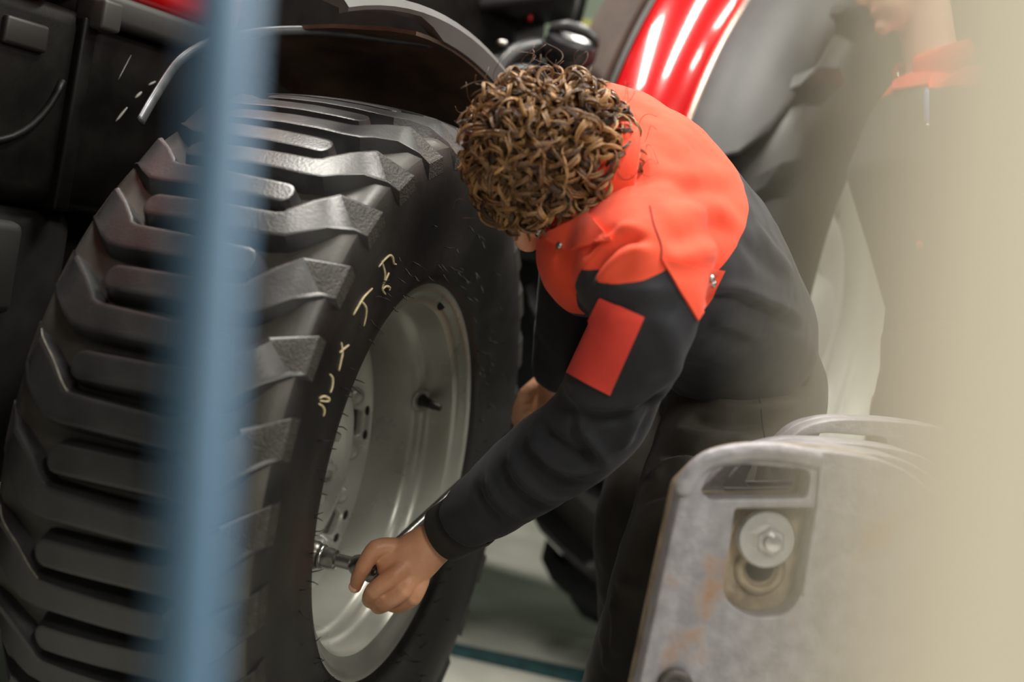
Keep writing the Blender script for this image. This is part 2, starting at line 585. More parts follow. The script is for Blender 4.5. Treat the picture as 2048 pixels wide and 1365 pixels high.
# ---- chalk writing and moulding hairs on the tyre
bvt = bvh_of(tyre.data, WF)
strokes = [
    [(757, 534), (768, 520), (779, 511), (785, 516), (787, 527), (792, 529)],
    [(763, 523), (769, 545), (768, 562), (764, 578), (771, 589)],
    [(764, 580), (771, 573), (779, 575), (778, 581)],
    [(768, 565), (777, 546)],
    [(706, 630), (716, 612), (727, 594), (744, 577)],
    [(722, 602), (731, 615), (731, 632), (727, 652)],
    [(682, 686), (684, 705), (681, 722), (677, 742)],
    [(679, 705), (688, 697), (697, 690)],
    [(659, 749), (664, 756), (664, 772), (660, 786)],
    [(638, 797), (647, 793), (657, 797), (655, 803), (640, 802)],
    [(637, 808), (645, 814), (648, 823), (646, 833)],
]
for st in strokes:
    pts = []
    sp = smooth_path([(x, y, 0) for x, y in st], 4)
    for s_ in sp:
        loc, nor = hit(bvt, s_.x, s_.y)
        if loc is not None and (loc - FC).dot(n_f) > 0.05 and (not pts or (loc - pts[-1]).length < 0.06):
            pts.append(loc + nor * 0.0006)
    if len(pts) > 2:
        kk = len(pts)
        ob('chalk_mark', *tube(pts, [0.0006 + 0.0010 * math.sin(PI * (i + 0.6) / (kk + 0.2)) ** 0.6 for i in range(kk)], 6), chalk, tyre, None)
parts = []
for i in range(150):
    a = random.uniform(0, 2 * PI)
    ring = random.choice([(0.172, BASE - 0.188), (0.174, BASE - 0.160), (0.170, BASE - 0.203)]) if random.random() < 0.8 else (0.182, BASE - 0.12)
    base = Vector((ring[0], ring[1] * math.cos(a), ring[1] * math.sin(a)))
    rad = Vector((0, math.cos(a), math.sin(a)))
    d = (Vector((0.8, 0, 0)) - rad * random.uniform(0.2, 1.0) + Vector((random.uniform(-.3, .3), random.uniform(-.5, .5), random.uniform(-.5, .5)))).normalized()
    L = random.uniform(0.008, 0.020)
    m1 = base + d * L * 0.5 + Vector((0, random.uniform(-.002, .002), random.uniform(-.002, .002)))
    parts.append(tube([base - d * 0.002, m1, base + d * L], [0.0009, 0.0008, 0.0004], 4))
o = ob('moulding_hairs', *merge(*parts), mat('hair_rubber', (0.010, 0.009, 0.008), rough=0.6), tyre, WF)
o['kind'] = 'stuff'
# light rubber flash and nicks along the bars
flash = mat('rubber_flash', (0.20, 0.19, 0.15), rough=0.7, var=0.3, vscale=90)

fp = []
for (x, v), h in zip([(0.176, 0.072), (0.160, 0.058), (0.135, 0.034), (0.112, 0.010), (0.100, 0.001)], [0.0235, 0.0235, 0.024, 0.023, 0.022]):
    d_ = Vector((0.72, 0.69)); nn_ = Vector((-d_.y, d_.x))
    p = Vector((x, v)) + nn_ * (h * 0.97)
    a = PI - p.y / FR; r = crown(p.x) - 0.0012
    fp.append((-p.x, r * math.cos(a), r * math.sin(a)))
flash_me = mesh_data('rubber_flash', *tube(smooth_path(fp, 4), [0.0006 + 0.0009 * random.random() for _ in range(17)], 5), flash)
for i in range(NL):
    if random.random() < 0.75:
        link('rubber_flash', flash_me, tyre, WF @ Matrix.Rotation(2 * PI * (i + 0.18) / NL, 4, 'X'))
# ---- rear wheel
B2 = RR - 0.045
half = [(0.0, B2 + 0.006), (0.10, B2 + 0.003), (0.18, B2 - 0.008), (0.22, B2 - 0.022), (0.252, B2 - 0.06), (0.272, B2 - 0.12),
        (0.285, B2 - 0.19), (0.283, B2 - 0.25), (0.268, B2 - 0.31), (0.245, B2 - 0.345), (0.225, B2 - 0.365), (0.20, B2 - 0.38)]
V, Fc = lathe([(-x, r) for x, r in reversed(half)] + half[1:], 140)
rear_tyre = ob('tyre', V, Fc, rubber, tractor, WR)
rear_tyre['label'] = 'tall black rear tyre with angled lugs'
def rear_lug(sign):
    c = [(0.262, 0.20), (0.23, 0.165), (0.16, 0.095), (0.08, 0.03), (0.0, -0.02), (-0.02, -0.03)]
    V, Fc = [], []
    lev = ((0.028, 0.0), (0.031, -0.006), (0.045, -0.05))
    for x, v in c:
        r = RR - 0.02 * (x / 0.25) ** 2 - (0.9 * max(0, x - 0.235))
        ring = [(-lev[2][0], lev[2][1]), (-lev[1][0], lev[1][1]), (-lev[0][0], 0), (lev[0][0], 0), (lev[1][0], lev[1][1]), (lev[2][0], lev[2][1])]
        for dv, dr in ring:
            a = PI - (v + dv) / RR
            V.append((sign * (x + dv * 0.35), (r + dr) * math.cos(a), (r + dr) * math.sin(a)))
    for i in range(len(c) - 1):
        for j in range(5):
            Fc.append((i * 6 + j, i * 6 + j + 1, i * 6 + j + 7, i * 6 + j + 6))
    Fc.append((5, 4, 3, 2, 1, 0)); e = (len(c) - 1) * 6
    Fc.append((e, e + 1, e + 2, e + 3, e + 4, e + 5))
    me = mesh_data('tread_lug', V, Fc, lug_rubber, True, 35)
    bm = bmesh.new(); bm.from_mesh(me); bmesh.ops.recalc_face_normals(bm, faces=bm.faces); bm.to_mesh(me); bm.free()
    return me
la, lb = rear_lug(-1), rear_lug(1)
NR = 22
for i in range(NR):
    for me, off in ((la, 0.0), (lb, 0.5)):
        link('tread_lug', me, rear_tyre, WR @ Matrix.Rotation(2 * PI * (i + off) / NR, 4, 'X'))
pale_rim = mat('pale_rim_paint', (0.52, 0.54, 0.50), rough=0.42, metal=0.1, var=0.06, vscale=6)
prof = [(0.20, 0.487), (0.216, 0.497), (0.224, 0.498), (0.226, 0.488), (0.216, 0.474), (0.20, 0.466), (0.17, 0.458), (0.14, 0.452), (0.125, 0.440), (0.110, 0.425), (0.06, 0.42), (0.02, 0.42), (-0.10, 0.43), (-0.2, 0.46)]
V, Fc = lathe(prof, 128)
rear_rim = ob('rim', V, Fc, pale_rim, tractor, WR, True, 50)
rear_rim['label'] = 'pale grey rim of the rear wheel'
V, Fc = lathe([(0.03, 0.425), (0.045, 0.40), (0.05, 0.36), (0.07, 0.33), (0.11, 0.29), (0.12, 0.26), (0.11, 0.225), (0.07, 0.20), (0.06, 0.16), (0.10, 0.14), (0.14, 0.12), (0.15, 0.08), (0.15, 0.0001)], 96)
rdisc = ob('wheel_disc', V, Fc, pale_rim, rear_rim, WR, True, 50)
rb = mesh_data('disc_bolt', *lathe([(0.0, 0.024), (0.008, 0.024), (0.018, 0.018), (0.022, 0.0001)], 12), mat('bolt_grey', (0.2, 0.2, 0.19), rough=0.5, metal=0.4))
for i in range(8):
    for d in (-0.09, 0.09):
        a = 2 * PI * i / 8 + d + 0.2
        link('disc_bolt', rb, rear_rim, WR @ Matrix.Translation((0.048, 0.385 * math.cos(a), 0.385 * math.sin(a))))
for i in range(8):
    a = 2 * PI * i / 8
    link('wheel_nut', rb, rear_rim, WR @ Matrix.Translation((0.062, 0.175 * math.cos(a), 0.175 * math.sin(a))))

# ---- rear fender: red skin inside, dark flexible flare outside, both curved round the rear tyre
def fender_strip(name, rows, a0, a1, n, m, parent, label=None, thick=0.012):
    """rows: list of (offset, radius, end_shift in degrees); a strip swept from angle a0 to a1 (degrees)"""
    V, Fc = [], []
    k = len(rows)
    for side in (0, 1):
        for i in range(n + 1):
            for (x, r, sh) in rows:
                a = math.radians(a0 + (a1 + sh - a0) * i / n)
                rr = r - thick * side
                V.append((x, rr * math.cos(a), rr * math.sin(a)))
    N = (n + 1) * k
    for i in range(n):
        for j in range(k - 1):
            q = i * k + j
            Fc.append((q, q + 1, q + k + 1, q + k))
            Fc.append((N + q, N + q + k, N + q + k + 1, N + q + 1))
        q = i * k
        Fc.append((q, q + k, N + q + k, N + q)); q = i * k + k - 1
        Fc.append((q, N + q, N + q + k, q + k))
    for j in range(k - 1):
        Fc.append((j, N + j, N + j + 1, j + 1)); q = n * k + j
        Fc.append((q, q + 1, N + q + 1, N + q))
    o = ob(name, V, Fc, m, parent, WR, True, 40)
    if label: o['label'] = label
    return o
red_rows = [(-0.115, 1.01, 0), (-0.105, 1.03, 0), (-0.08, 1.036, 0), (-0.03, 1.024, 0), (0.0, 1.008, 0), (0.03, 0.975, 0), (0.045, 0.945, 0)]
rfender = fender_strip('fender', red_rows, 60, 160, 60, red_paint, tractor, 'glossy red curved rear fender')
flare_rows = [(0.040, 0.950, 2), (0.06, 0.960, 2), (0.11, 0.955, 2), (0.16, 0.935, 0), (0.195, 0.905, -5), (0.212, 0.88, -13), (0.215, 0.865, -20)]
flare = fender_strip('fender_flare', flare_rows, 60, 160, 60, grey_plastic, tractor, 'matt charcoal flexible fender flare')
edge = []
for i in range(61):
    a = math.radians(60 + 100 * i / 60)
    edge.append((0.043, 0.955 * math.cos(a), 0.955 * math.sin(a)))
ob('fender_edge_bead', *tube(edge, 0.006, 8), mat('bright_bead', (0.55, 0.42, 0.36), rough=0.25, metal=0.6), rfender, WR)
# dark inner frame of the fender and the cab pillar beside it
pill = fender_strip('cab_pillar', [(-0.235, 1.00, 0), (-0.225, 1.03, 0), (-0.135, 1.035, 0), (-0.13, 1.02, 0)], 70, 165, 40, brown_metal, tractor, 'dusty dark cab pillar beside the red fender', 0.03)
fender_strip('rubber_seal', [(-0.129, 1.00, 0), (-0.124, 1.025, 0), (-0.117, 1.02, 0)], 70, 165, 40, mat('seal_black', (0.012, 0.011, 0.009), rough=0.5), tractor, None, 0.02)

# ---- bonnet, panels and the running gear beside the steered wheel
def tbox(name, s0, s1, l0, l1, z0, z1, m, bev=0.01, parent=None, label=None, tilt=None):
    me = bevel_box_mesh(name, (abs(l1 - l0), abs(s1 - s0), abs(z1 - z0)), bev, m)
    w = basis(n_r, t_r, ZZ, TR((s0 + s1) / 2, (l0 + l1) / 2, (z0 + z1) / 2))
    if tilt is not None: w = w @ tilt
    o = link(name, me, parent or tractor, w)
    if label: o['label'] = label
    return o
hood = tbox('bonnet', 1.74, 2.14, -1.15, -0.42, 1.19, 1.62, red_paint, 0.03, label='glossy red bonnet')
tbox('bonnet_nose', 2.13, 2.9, -1.15, -0.42, 1.155, 1.60, red_paint, 0.03, hood)
tbox('bonnet_trim', 1.74, 2.07, -1.14, -0.415, 1.148, 1.195, trim_plastic, 0.012, hood)
tbox('bonnet_cowl', 0.85, 1.74, -1.14, -0.40, 0.95, 1.62, black_plastic, 0.04, hood)
panel = tbox('side_panel', 1.62, 2.62, -1.12, -0.44, 0.86, 1.16, black_plastic, 0.03, label='dull black engine side panel')
tbox('panel_rib', 2.055, 2.085, -0.46, -0.425, 0.86, 1.15, black_plastic, 0.006, panel)
tbox('panel_catch', 2.14, 2.22, -0.45, -0.43, 1.08, 1.12, mat('catch_grey', (0.014, 0.013, 0.012), rough=0.5), 0.006, panel)
tbox('panel_mount', 2.035, 2.075, -0.46, -0.40, 1.135, 1.18, mat('mount_grey', (0.035, 0.035, 0.032), rough=0.5), 0.006, panel)
arc = [TR(2.23 - 0.14 * math.sin(a), -0.438, 1.10 - 0.16 * math.cos(a) + 0.0) for a in [math.radians(x) for x in range(-40, 80, 8)]]
ob('panel_crease', *tube(arc, 0.006, 8), black_plastic, panel, None)
bvp = bvh_of(panel.data, WM[panel.name])
for (xa, ya), (xb, yb), r_ in (((231, 243), (254, 215), 0.0016), ((270, 196), (283, 184), 0.0018), ((297, 170), (311, 163), 0.0013), ((236, 160), (262, 110), 0.0006)):
    pl = []
    for i in range(7):
        loc, nor = hit(bvp, xa + (xb - xa) * i / 6, ya + (yb - ya) * i / 6)
        if loc is not None: pl.append(loc + nor * 0.0003)
    if len(pl) > 3: ob('paint_scratch', *tube(pl, [r_ * (0.3 + math.sin(PI * (i + 0.5) / len(pl))) for i in range(len(pl))], 6), mat('scratch_pale', (0.30, 0.30, 0.28), rough=0.6), panel, None)
block = tbox('engine_block', 0.55, 2.55, -0.98, -0.55, 0.42, 0.95, mat('engine_black', (0.012, 0.011, 0.010), rough=0.6, var=0.4, vscale=20), 0.03, label='dark engine block under the panels')
axle = ob('axle_beam', *tube([FC - n_r * 1.2 + Vector((0, 0, -0.02)), FC - n_r * 0.6, FC - n_f * 0.05], [0.10, 0.10, 0.085], 16), mat('axle_black', (0.02, 0.018, 0.015), rough=0.55), tractor, None)
tbox('gearbox_housing', -0.4, 0.9, -1.05, -0.45, 0.35, 0.95, MATS['engine_black'], 0.04, label='dark gearbox housing')
tbox('cab_floor', -0.3, 1.15, -1.35, -0.42, 0.92, 1.10, MATS['engine_black'], 0.03)
step = tbox('step_box', 2.14, 2.62, -0.46, -0.415, 0.70, 0.835, mat('step_grey', (0.035, 0.035, 0.033), rough=0.45), 0.015, label='dark bracket box low on the nose')
tbox('step_plate', 2.16, 2.62, -0.46, -0.42, 0.30, 0.685, black_plastic, 0.015, step)
tbox('nose_frame', 2.0, 2.6, -1.0, -0.46, 0.40, 0.86, MATS['engine_black'], 0.03)

# ---- mudguard over the steered wheel
def shell(name, rows, angs, m, parent, W=WF, thick=0.006, label=None):
    V, Fc = [], []
    k = len(rows); n = len(angs) - 1
    for side in (0, 1):
        for a in angs:
            for x, r in rows:
                q = r - thick * side
                V.append((x, q * math.cos(a), q * math.sin(a)))
    N = (n + 1) * k
    for i in range(n):
        for j in range(k - 1):
            q = i * k + j
            Fc.append((q, q + 1, q + k + 1, q + k)); Fc.append((N + q, N + q + k, N + q + k + 1, N + q + 1))
        q = i * k; Fc.append((q, q + k, N + q + k, N + q)); q += k - 1
        Fc.append((q, N + q, N + q + k, q + k))
    for j in range(k - 1):
        Fc.append((j, N + j, N + j + 1, j + 1)); q = n * k + j
        Fc.append((q, q + 1, N + q + 1, N + q))
    o = ob(name, V, Fc, m, parent, W, True, 40)
    if label: o['label'] = label
    return o
WG = basis(n_r, t_r, ZZ, FC)
A = [math.radians(x) for x in range(55, 97, 3)]
guard = shell('mudguard', [(-0.25, 0.60), (-0.24, 0.635), (-0.21, 0.652), (-0.15, 0.662), (-0.05, 0.672), (0.05, 0.675), (0.10, 0.672)], A, mat('mudguard_inner', (0.05, 0.034, 0.022), rough=0.6, color2=(0.13, 0.08, 0.05), vscale=14), tractor, WG, label='dark mudguard over the steering tyre')
A2 = [math.radians(x) for x in range(55, 112, 3)]
V, Fc = [], []
for a in A2:
    da = math.degrees(a)
    ro = 0.712
    ri = 0.668 if da < 88 else 0.668 + 0.022 * min(1, (da - 88) / 5)
    for x, r in ((0.090, ri), (0.105, ri + 0.004), (0.107, ro - 0.012), (0.097, ro), (0.065, ro + 0.002), (0.063, ro - 0.006), (0.090, ro - 0.014)):
        V.append((x, r * math.cos(a), r * math.sin(a)))
k = 7
for i in range(len(A2) - 1):
    for j in range(k):
        j2 = (j + 1) % k
        Fc.append((i * k + j, i * k + j2, (i + 1) * k + j2, (i + 1) * k + j))
Fc.append(tuple(range(k))); Fc.append(tuple(range((len(A2) - 1) * k + k - 1, (len(A2) - 1) * k - 1, -1)))
ob('mudguard_flange', V, Fc, mat('flange_grey', (0.085, 0.083, 0.08), rough=0.5, var=0.15, vscale=10), guard, WG, True, 40)
lip = []
for x, r, da in ((-0.12, 0.575, 127), (-0.14, 0.588, 121), (-0.19, 0.603, 111), (-0.2, 0.62, 105), (-0.2, 0.632, 100), (-0.15, 0.648, 97), (-0.1, 0.66, 93), (-0.05, 0.665, 90.5), (0.0, 0.668, 88), (0.07, 0.672, 86)):
    a = math.radians(da); lip.append(Vector((x, r * math.cos(a), r * math.sin(a))))
lip = smooth_path(lip, 6)
ob('mudguard_lip', *tube(lip, [(0.0075, 0.0035)] * len(lip), 10, up=(0, 1, 0)), mat('lip_metal', (0.085, 0.092, 0.10), rough=0.4, metal=0.6, var=0.3, vscale=30), guard, WG)

# ---- fuel tank with cap, hoses and boxes seen past the mechanic's head
tankm = mat('tank_black', (0.018, 0.018, 0.019), rough=0.32, var=0.2, vscale=10)
DT = 3.05
tank_c = P(1060, 275, DT + 0.2)
tank = link('fuel_tank', bevel_box_mesh('fuel_tank', (0.32, 0.50, 0.30), 0.08, tankm, 5), tractor, basis(n_r, t_r, ZZ, tank_c))
tank['label'] = 'black moulded fuel tank'
cc = P(1140, 100, DT - 0.12)
up = (ZZ * 0.86 - CF * 0.40 + CR * 0.12).normalized(); yy = up.orthogonal().normalized()
cap = ob('tank_cap', *lathe([(-0.06, 0.040), (-0.02, 0.042), (-0.018, 0.052), (-0.010, 0.056), (0.012, 0.056), (0.022, 0.052), (0.026, 0.044), (0.027, 0.0001)], 40), tankm, tank, basis(up, yy, up.cross(yy), cc), True, 40)
gx = (CR * 0.95 - CU * 0.3).normalized(); gx = (gx - up * gx.dot(up)).normalized(); gy = up.cross(gx)
V, Fc = tube([(-0.05, 0, 0.0), (-0.045, 0, 0.014), (-0.02, 0, 0.024), (0.02, 0, 0.024), (0.045, 0, 0.014), (0.05, 0, 0.0)], [(0.006, 0.010), (0.010, 0.011), (0.013, 0.012), (0.013, 0.012), (0.010, 0.011), (0.006, 0.010)], 12, up=(0, 0, 1))
ob('cap_grip', V, Fc, mat('cap_grey', (0.05, 0.05, 0.052), rough=0.35), cap, basis(gx, gy, up, cc + up * 0.022))
for pts, r in (([(960, 250, 2.9), (985, 160, 2.9), (1030, 105, 2.92), (1090, 95, 2.95), (1130, 130, 2.98)], 0.018),
               ([(965, 130, 3.0), (1010, 118, 3.0), (1060, 105, 3.0), (1110, 110, 3.0)], 0.013),
               ([(1000, 230, 2.88), (1020, 150, 2.9), (1060, 140, 2.92), (1100, 150, 2.95)], 0.012)):
    ob('hose', *tube(smooth_path([P(*q) for q in pts], 6), r, 12), mat('hose_rubber', (0.03, 0.03, 0.032), rough=0.35), tractor, None)
bx = link('valve_box', bevel_box_mesh('valve_box', (0.30, 0.24, 0.09), 0.012, mat('box_dark', (0.022, 0.021, 0.022), rough=0.5)), tractor, basis(CR, CF, CU, P(1010, -5, 3.1)) @ Matrix.Rotation(-0.12, 4, 'Y'))
bx['label'] = 'dark flat box above the hoses'
link('side_plate', bevel_box_mesh('side_plate', (0.20, 0.03, 0.12), 0.01, mat('plate_grey', (0.05, 0.05, 0.048), rough=0.5)), tractor, basis(CR, CF, CU, P(1000, 62, 3.2)) @ Matrix.Rotation(0.1, 4, 'Y'))
ob('hose_clip', *ellipsoid(P(1004, 86, 2.9), (CR * 0.012, CU * 0.007, CF * 0.006), 12, 8), steel, tractor, None)
ob('red_lamp_stud', *ellipsoid(P(1060, 36, 3.05), (CR * 0.005, CU * 0.008, CF * 0.005), 10, 6), mat('red_stud', (0.6, 0.01, 0.02), rough=0.3), tractor, None)
ob('cab_upright', *tube([P(1160, -40, 3.3), P(1135, 60, 3.3), P(1120, 130, 3.3)], 0.028, 12), black_plastic, tractor, None)

# ================================================================== background bits on the far wall
def wall_box(name, px, py, depth, size, m, bev, label, cat):
    o = link(name, bevel_box_mesh(name, size, bev, m), None, Matrix.Translation(P(px, py, depth)))
    return set_props(o, label, cat)
c = P(1192, 58, 8.8)
o = link('wall_notice', bevel_box_mesh('wall_notice', (0.34, 0.02, 0.10), 0.004, mat('yellow_notice', (0.55, 0.52, 0.03), rough=0.5)), None, Matrix.Translation((c.x, 8.99, c.z)))
set_props(o, 'yellow notice strip fixed on the far green wall', 'sign')
c = P(1190, 78, 8.8)
o = link('wall_switch_box', bevel_box_mesh('wall_switch_box', (0.10, 0.06, 0.16), 0.01, mat('switch_white', (0.75, 0.73, 0.62), rough=0.5)), None, Matrix.Translation((c.x + 0.06, 8.965, c.z)))
set_props(o, 'small cream switch box on the far green wall', 'switch box')

# ================================================================== foreground: blue pole and beige pillar
blue = mat('blue_paint', (0.135, 0.275, 0.46), rough=0.5, var=0.06, vscale=8)
DP = 0.50
top, bot = P(448, 0, DP), P(368, 1365, DP)
d = (bot - top)
kf = (top.z - 0.0) / (top.z - bot.z)
foot = top + d * kf
head_ = top - d * 0.9
pr = 0.0120
pole = ob('blue_pole', *tube([head_, lerp(head_, foot, 0.5), foot], pr, 20), blue, None, None)
set_props(pole, 'blurred blue painted pole standing close in the foreground', 'pole')
fm = lathe([(0.0, 0.05), (0.006, 0.05), (0.008, 0.045), (0.008, 0.0001)], 24)
ob('pole_foot', *fm, blue, pole, basis(ZZ, Vector((1, 0, 0)), Vector((0, 1, 0)), Vector((foot.x, foot.y, 0))))
beige = mat('beige_paint', (0.90, 0.82, 0.65), rough=0.6, var=0.03, vscale=3)
DB = 0.128
e_ = P(1672, 682, DB)
x0, y0 = e_.x, e_.y
plan = [(x0, y0), (x0 + 0.004, y0 - 0.003), (x0 + 0.26, y0 - 0.003), (x0 + 0.26, y0 + 0.14), (x0 + 0.09, y0 + 0.14), (x0 + 0.001, y0 + 0.002)]
LEAN = -0.105                       # the panel leans a little to the left of plumb
V = [(x + LEAN * (z - e_.z), y, z) for z in (0, 2.6) for x, y in plan]
k = len(plan)
Fc = [(j, (j + 1) % k, k + (j + 1) % k, k + j) for j in range(k)] + [tuple(range(k - 1, -1, -1)), tuple(range(k, 2 * k))]
o = ob('pillar', V, Fc, beige, None, None, False)
set_props(o, 'blurred beige painted pillar very close at the right edge', 'pillar')
# ================================================================== cast weights at the right
cast = mat('cast_iron', (0.34, 0.33, 0.36), rough=0.5, metal=0.3, var=0.18, vscale=45, bump=0.45, bscale=150, detail=8, bdist=0.003)
# rust patches on the cast iron
nt = cast.node_tree
bs = nt.nodes['Principled BSDF']
old = bs.inputs['Base Color'].links[0].from_socket
tcn = nt.nodes.new('ShaderNodeTexCoord')
n3 = nt.nodes.new('ShaderNodeTexNoise'); n3.inputs['Scale'].default_value = 11; n3.inputs['Detail'].default_value = 5
nt.links.new(tcn.outputs['Object'], n3.inputs['Vector'])
r3 = nt.nodes.new('ShaderNodeValToRGB'); r3.color_ramp.elements[0].position = 0.60; r3.color_ramp.elements[1].position = 0.70
nt.links.new(n3.outputs[0], r3.inputs[0])
mx = nt.nodes.new('ShaderNodeMix'); mx.data_type = 'RGBA'
nt.links.new(r3.outputs[0], mx.inputs[0]); nt.links.new(old, mx.inputs[6]); mx.inputs[7].default_value = (0.36, 0.22, 0.14, 1)
nt.links.new(mx.outputs[2], bs.inputs['Base Color'])
inner_iron = mat('worn_iron', (0.34, 0.28, 0.20), rough=0.6, metal=0.3, var=0.4, vscale=30, bump=0.3, bscale=120)
zinc = mat('zinc_bolt', (0.75, 0.75, 0.76), rough=0.25, metal=0.8, var=0.08, vscale=40)
DW = 1.62
YAW = math.radians(6)
wx = Vector((math.cos(YAW), math.sin(YAW), 0)); wy = Vector((-math.sin(YAW), math.cos(YAW), 0))
W0 = basis(wx, wy, ZZ, P(1500, 1075, DW))
def wl(px, py):
    """pixel -> coordinates on the face of the front weight"""
    d = CF + CR * ((px - 1024) / F) - CU * ((py - 682.5) / F)
    o = W0.translation
    t = (o - CO).dot(wy) / d.dot(wy)
    p = CO + d * t - o
    return (p.dot(wx), p.z)
def fillet(poly, r, n=5):
    out = []
    k = len(poly)
    for i in range(k):
        a, b, c = Vector(poly[i - 1]), Vector(poly[i]), Vector(poly[(i + 1) % k])
        u, v = (a - b), (c - b)
        rr = min(r if not isinstance(r, (list, tuple)) else r[i], 0.45 * u.length, 0.45 * v.length)
        u.normalize(); v.normalize()
        for j in range(n + 1):
            t = j / n
            out.append(tuple((b + u * rr) * (1 - t) ** 2 + b * 2 * t * (1 - t) + (b + v * rr) * t * t))
    return out
BOTZ = -0.42
lx, _ = wl(1290, 1365)
outline = [wl(1362, 978), wl(1424, 915), wl(1500, 897), wl(1640, 900), wl(1800, 925), (0.30, 0.02), (0.30, BOTZ), (lx - 0.012, BOTZ)]
outline = fillet(outline, [0.006, 0.03, 0.05, 0.06, 0.05, 0.02, 0.02, 0.01])
slot = fillet([wl(1402, 985), wl(1424, 938), wl(1480, 928), wl(1622, 940), wl(1612, 998), wl(1416, 1000)], [0.008, 0.02, 0.02, 0.012, 0.008, 0.008])
chan = fillet([wl(1470, 1018), wl(1628, 1016), wl(1598, 1200), wl(1566, 1234), wl(1494, 1237), wl(1444, 1196)], [0.004, 0.004, 0.02, 0.02, 0.02, 0.02])
def cast_weight(shift, label, full=True):
    W = W0 @ Matrix.Translation(shift)
    face = link('cast_weight', plate_mesh('cast_weight', outline, [slot, chan] if full else [slot], 0.034, 0.0025, cast), None, W)
    set_props(face, label, 'weight', 'cast weights hung side by side')
    web = link('weight_web', plate_mesh('weight_web', outline, [slot], 0.026, 0.003, inner_iron if full else cast), face, W @ Matrix.Translation((0, 0.0342, 0)))
    return face, W
cw, Wc = cast_weight((0, 0, 0), 'scuffed grey cast weight with hand slot and bolt, nearest the camera')
# raised moulding round the grip
grip = [wl(1366, 976), wl(1390, 940), wl(1426, 916), wl(1500, 903), wl(1560, 905), wl(1630, 918)]
gp = smooth_path([(x, -0.002, z) for x, z in grip], 6)
ob('grip_bead', *tube(gp, [(0.007, 0.011)] * len(gp), 10, up=(0, 1, 0), dome=True), cast, cw, Wc)
rb_ = smooth_path([(wl(x_, y_)[0], -0.001, wl(x_, y_)[1]) for x_, y_ in ((1640, 925), (1634, 1010), (1618, 1110), (1606, 1185))], 6)
ob('channel_bead', *tube(rb_, 0.0035, 8, dome=True), cast, cw, Wc)
# bolt, washer, boss
bxz = wl(1540, 1085)
fx = basis(Vector((0, -1, 0)), Vector((1, 0, 0)), Vector((0, 0, -1)), Vector((bxz[0], 0.034, bxz[1])))
washer = ob('washer', *lathe([(0.0, 0.012), (0.0, 0.0325), (0.006, 0.034), (0.018, 0.034), (0.021, 0.032), (0.021, 0.012)], 40), zinc, cw, Wc @ fx, True, 40)
ob('hex_nut', *lathe([(0.020, 0.0180), (0.034, 0.0180), (0.037, 0.0155), (0.037, 0.010)], 6), zinc, cw, Wc @ fx @ Matrix.Rotation(0.35, 4, 'X'), True, 30)
ob('threaded_end', *lathe([(0.030, 0.0105), (0.044, 0.0105), (0.046, 0.009), (0.047, 0.0001)], 20), zinc, cw, Wc @ fx, True, 40)
bx2 = wl(1535, 1150)
ob('key_hole', *lathe([(0.0, 0.017), (0.0008, 0.016), (0.001, 0.0001)], 24), mat('hole_shadow', (0.02, 0.017, 0.013), rough=0.8), cw, Wc @ basis(Vector((0, -1, 0)), Vector((1, 0, 0)), Vector((0, 0, -1)), Vector((bx2[0], 0.0345, bx2[1]))))
ob('boss_ring', *lathe([(0.0, 0.019), (0.004, 0.020), (0.006, 0.024), (0.004, 0.029), (0.0, 0.031)], 32), inner_iron, cw, Wc @ basis(Vector((0, -1, 0)), Vector((1, 0, 0)), Vector((0, 0, -1)), Vector((bx2[0], 0.0342, bx2[1] - 0.002))))
bx3 = wl(1348, 1372)
ob('stud', *lathe([(0.0, 0.021), (0.006, 0.021), (0.009, 0.017), (0.009, 0.012), (0.004, 0.010), (0.004, 0.0001)], 28), mat('stud_dark', (0.10, 0.09, 0.085), rough=0.5, metal=0.5), cw, Wc @ basis(Vector((0, -1, 0)), Vector((1, 0, 0)), Vector((0, 0, -1)), Vector((bx3[0], 0.0, bx3[1]))))
names_ = ['grey cast weight tucked directly behind the nearest bolted weight', 'third cast weight from the camera, seen through the hand slot', 'fourth cast weight, its grip showing above the others by the pillar']
for i, nm in enumerate(names_):
    cast_weight((0.043 * (i + 1) + (0.03 if i == 2 else 0), 0.066 * (i + 1), 0.004 * i + (0.028 if i == 2 else 0)), nm, False)
# carrier bar the weights hang on
cb = W0 @ Matrix.Translation((0.10, 0.115, BOTZ - 0.045))
iron = mat('carrier_black', (0.03, 0.03, 0.03), rough=0.5)
carrier = link('weight_carrier', bevel_box_mesh('weight_carrier', (0.42, 0.34, 0.08), 0.01, iron), None, cb)
set_props(carrier, 'black steel carrier stand under the row of cast weights', 'stand')
hz = (W0.translation.z + BOTZ - 0.085)
for sx in (-0.17, 0.17):
    for sy in (-0.13, 0.13):
        link('leg', bevel_box_mesh('leg', (0.05, 0.05, hz), 0.005, iron), carrier, basis(wx, wy, ZZ, (cb @ Vector((sx, sy, 0))) * 1.0) @ Matrix.Translation((0, 0, -0.04 - hz / 2)))
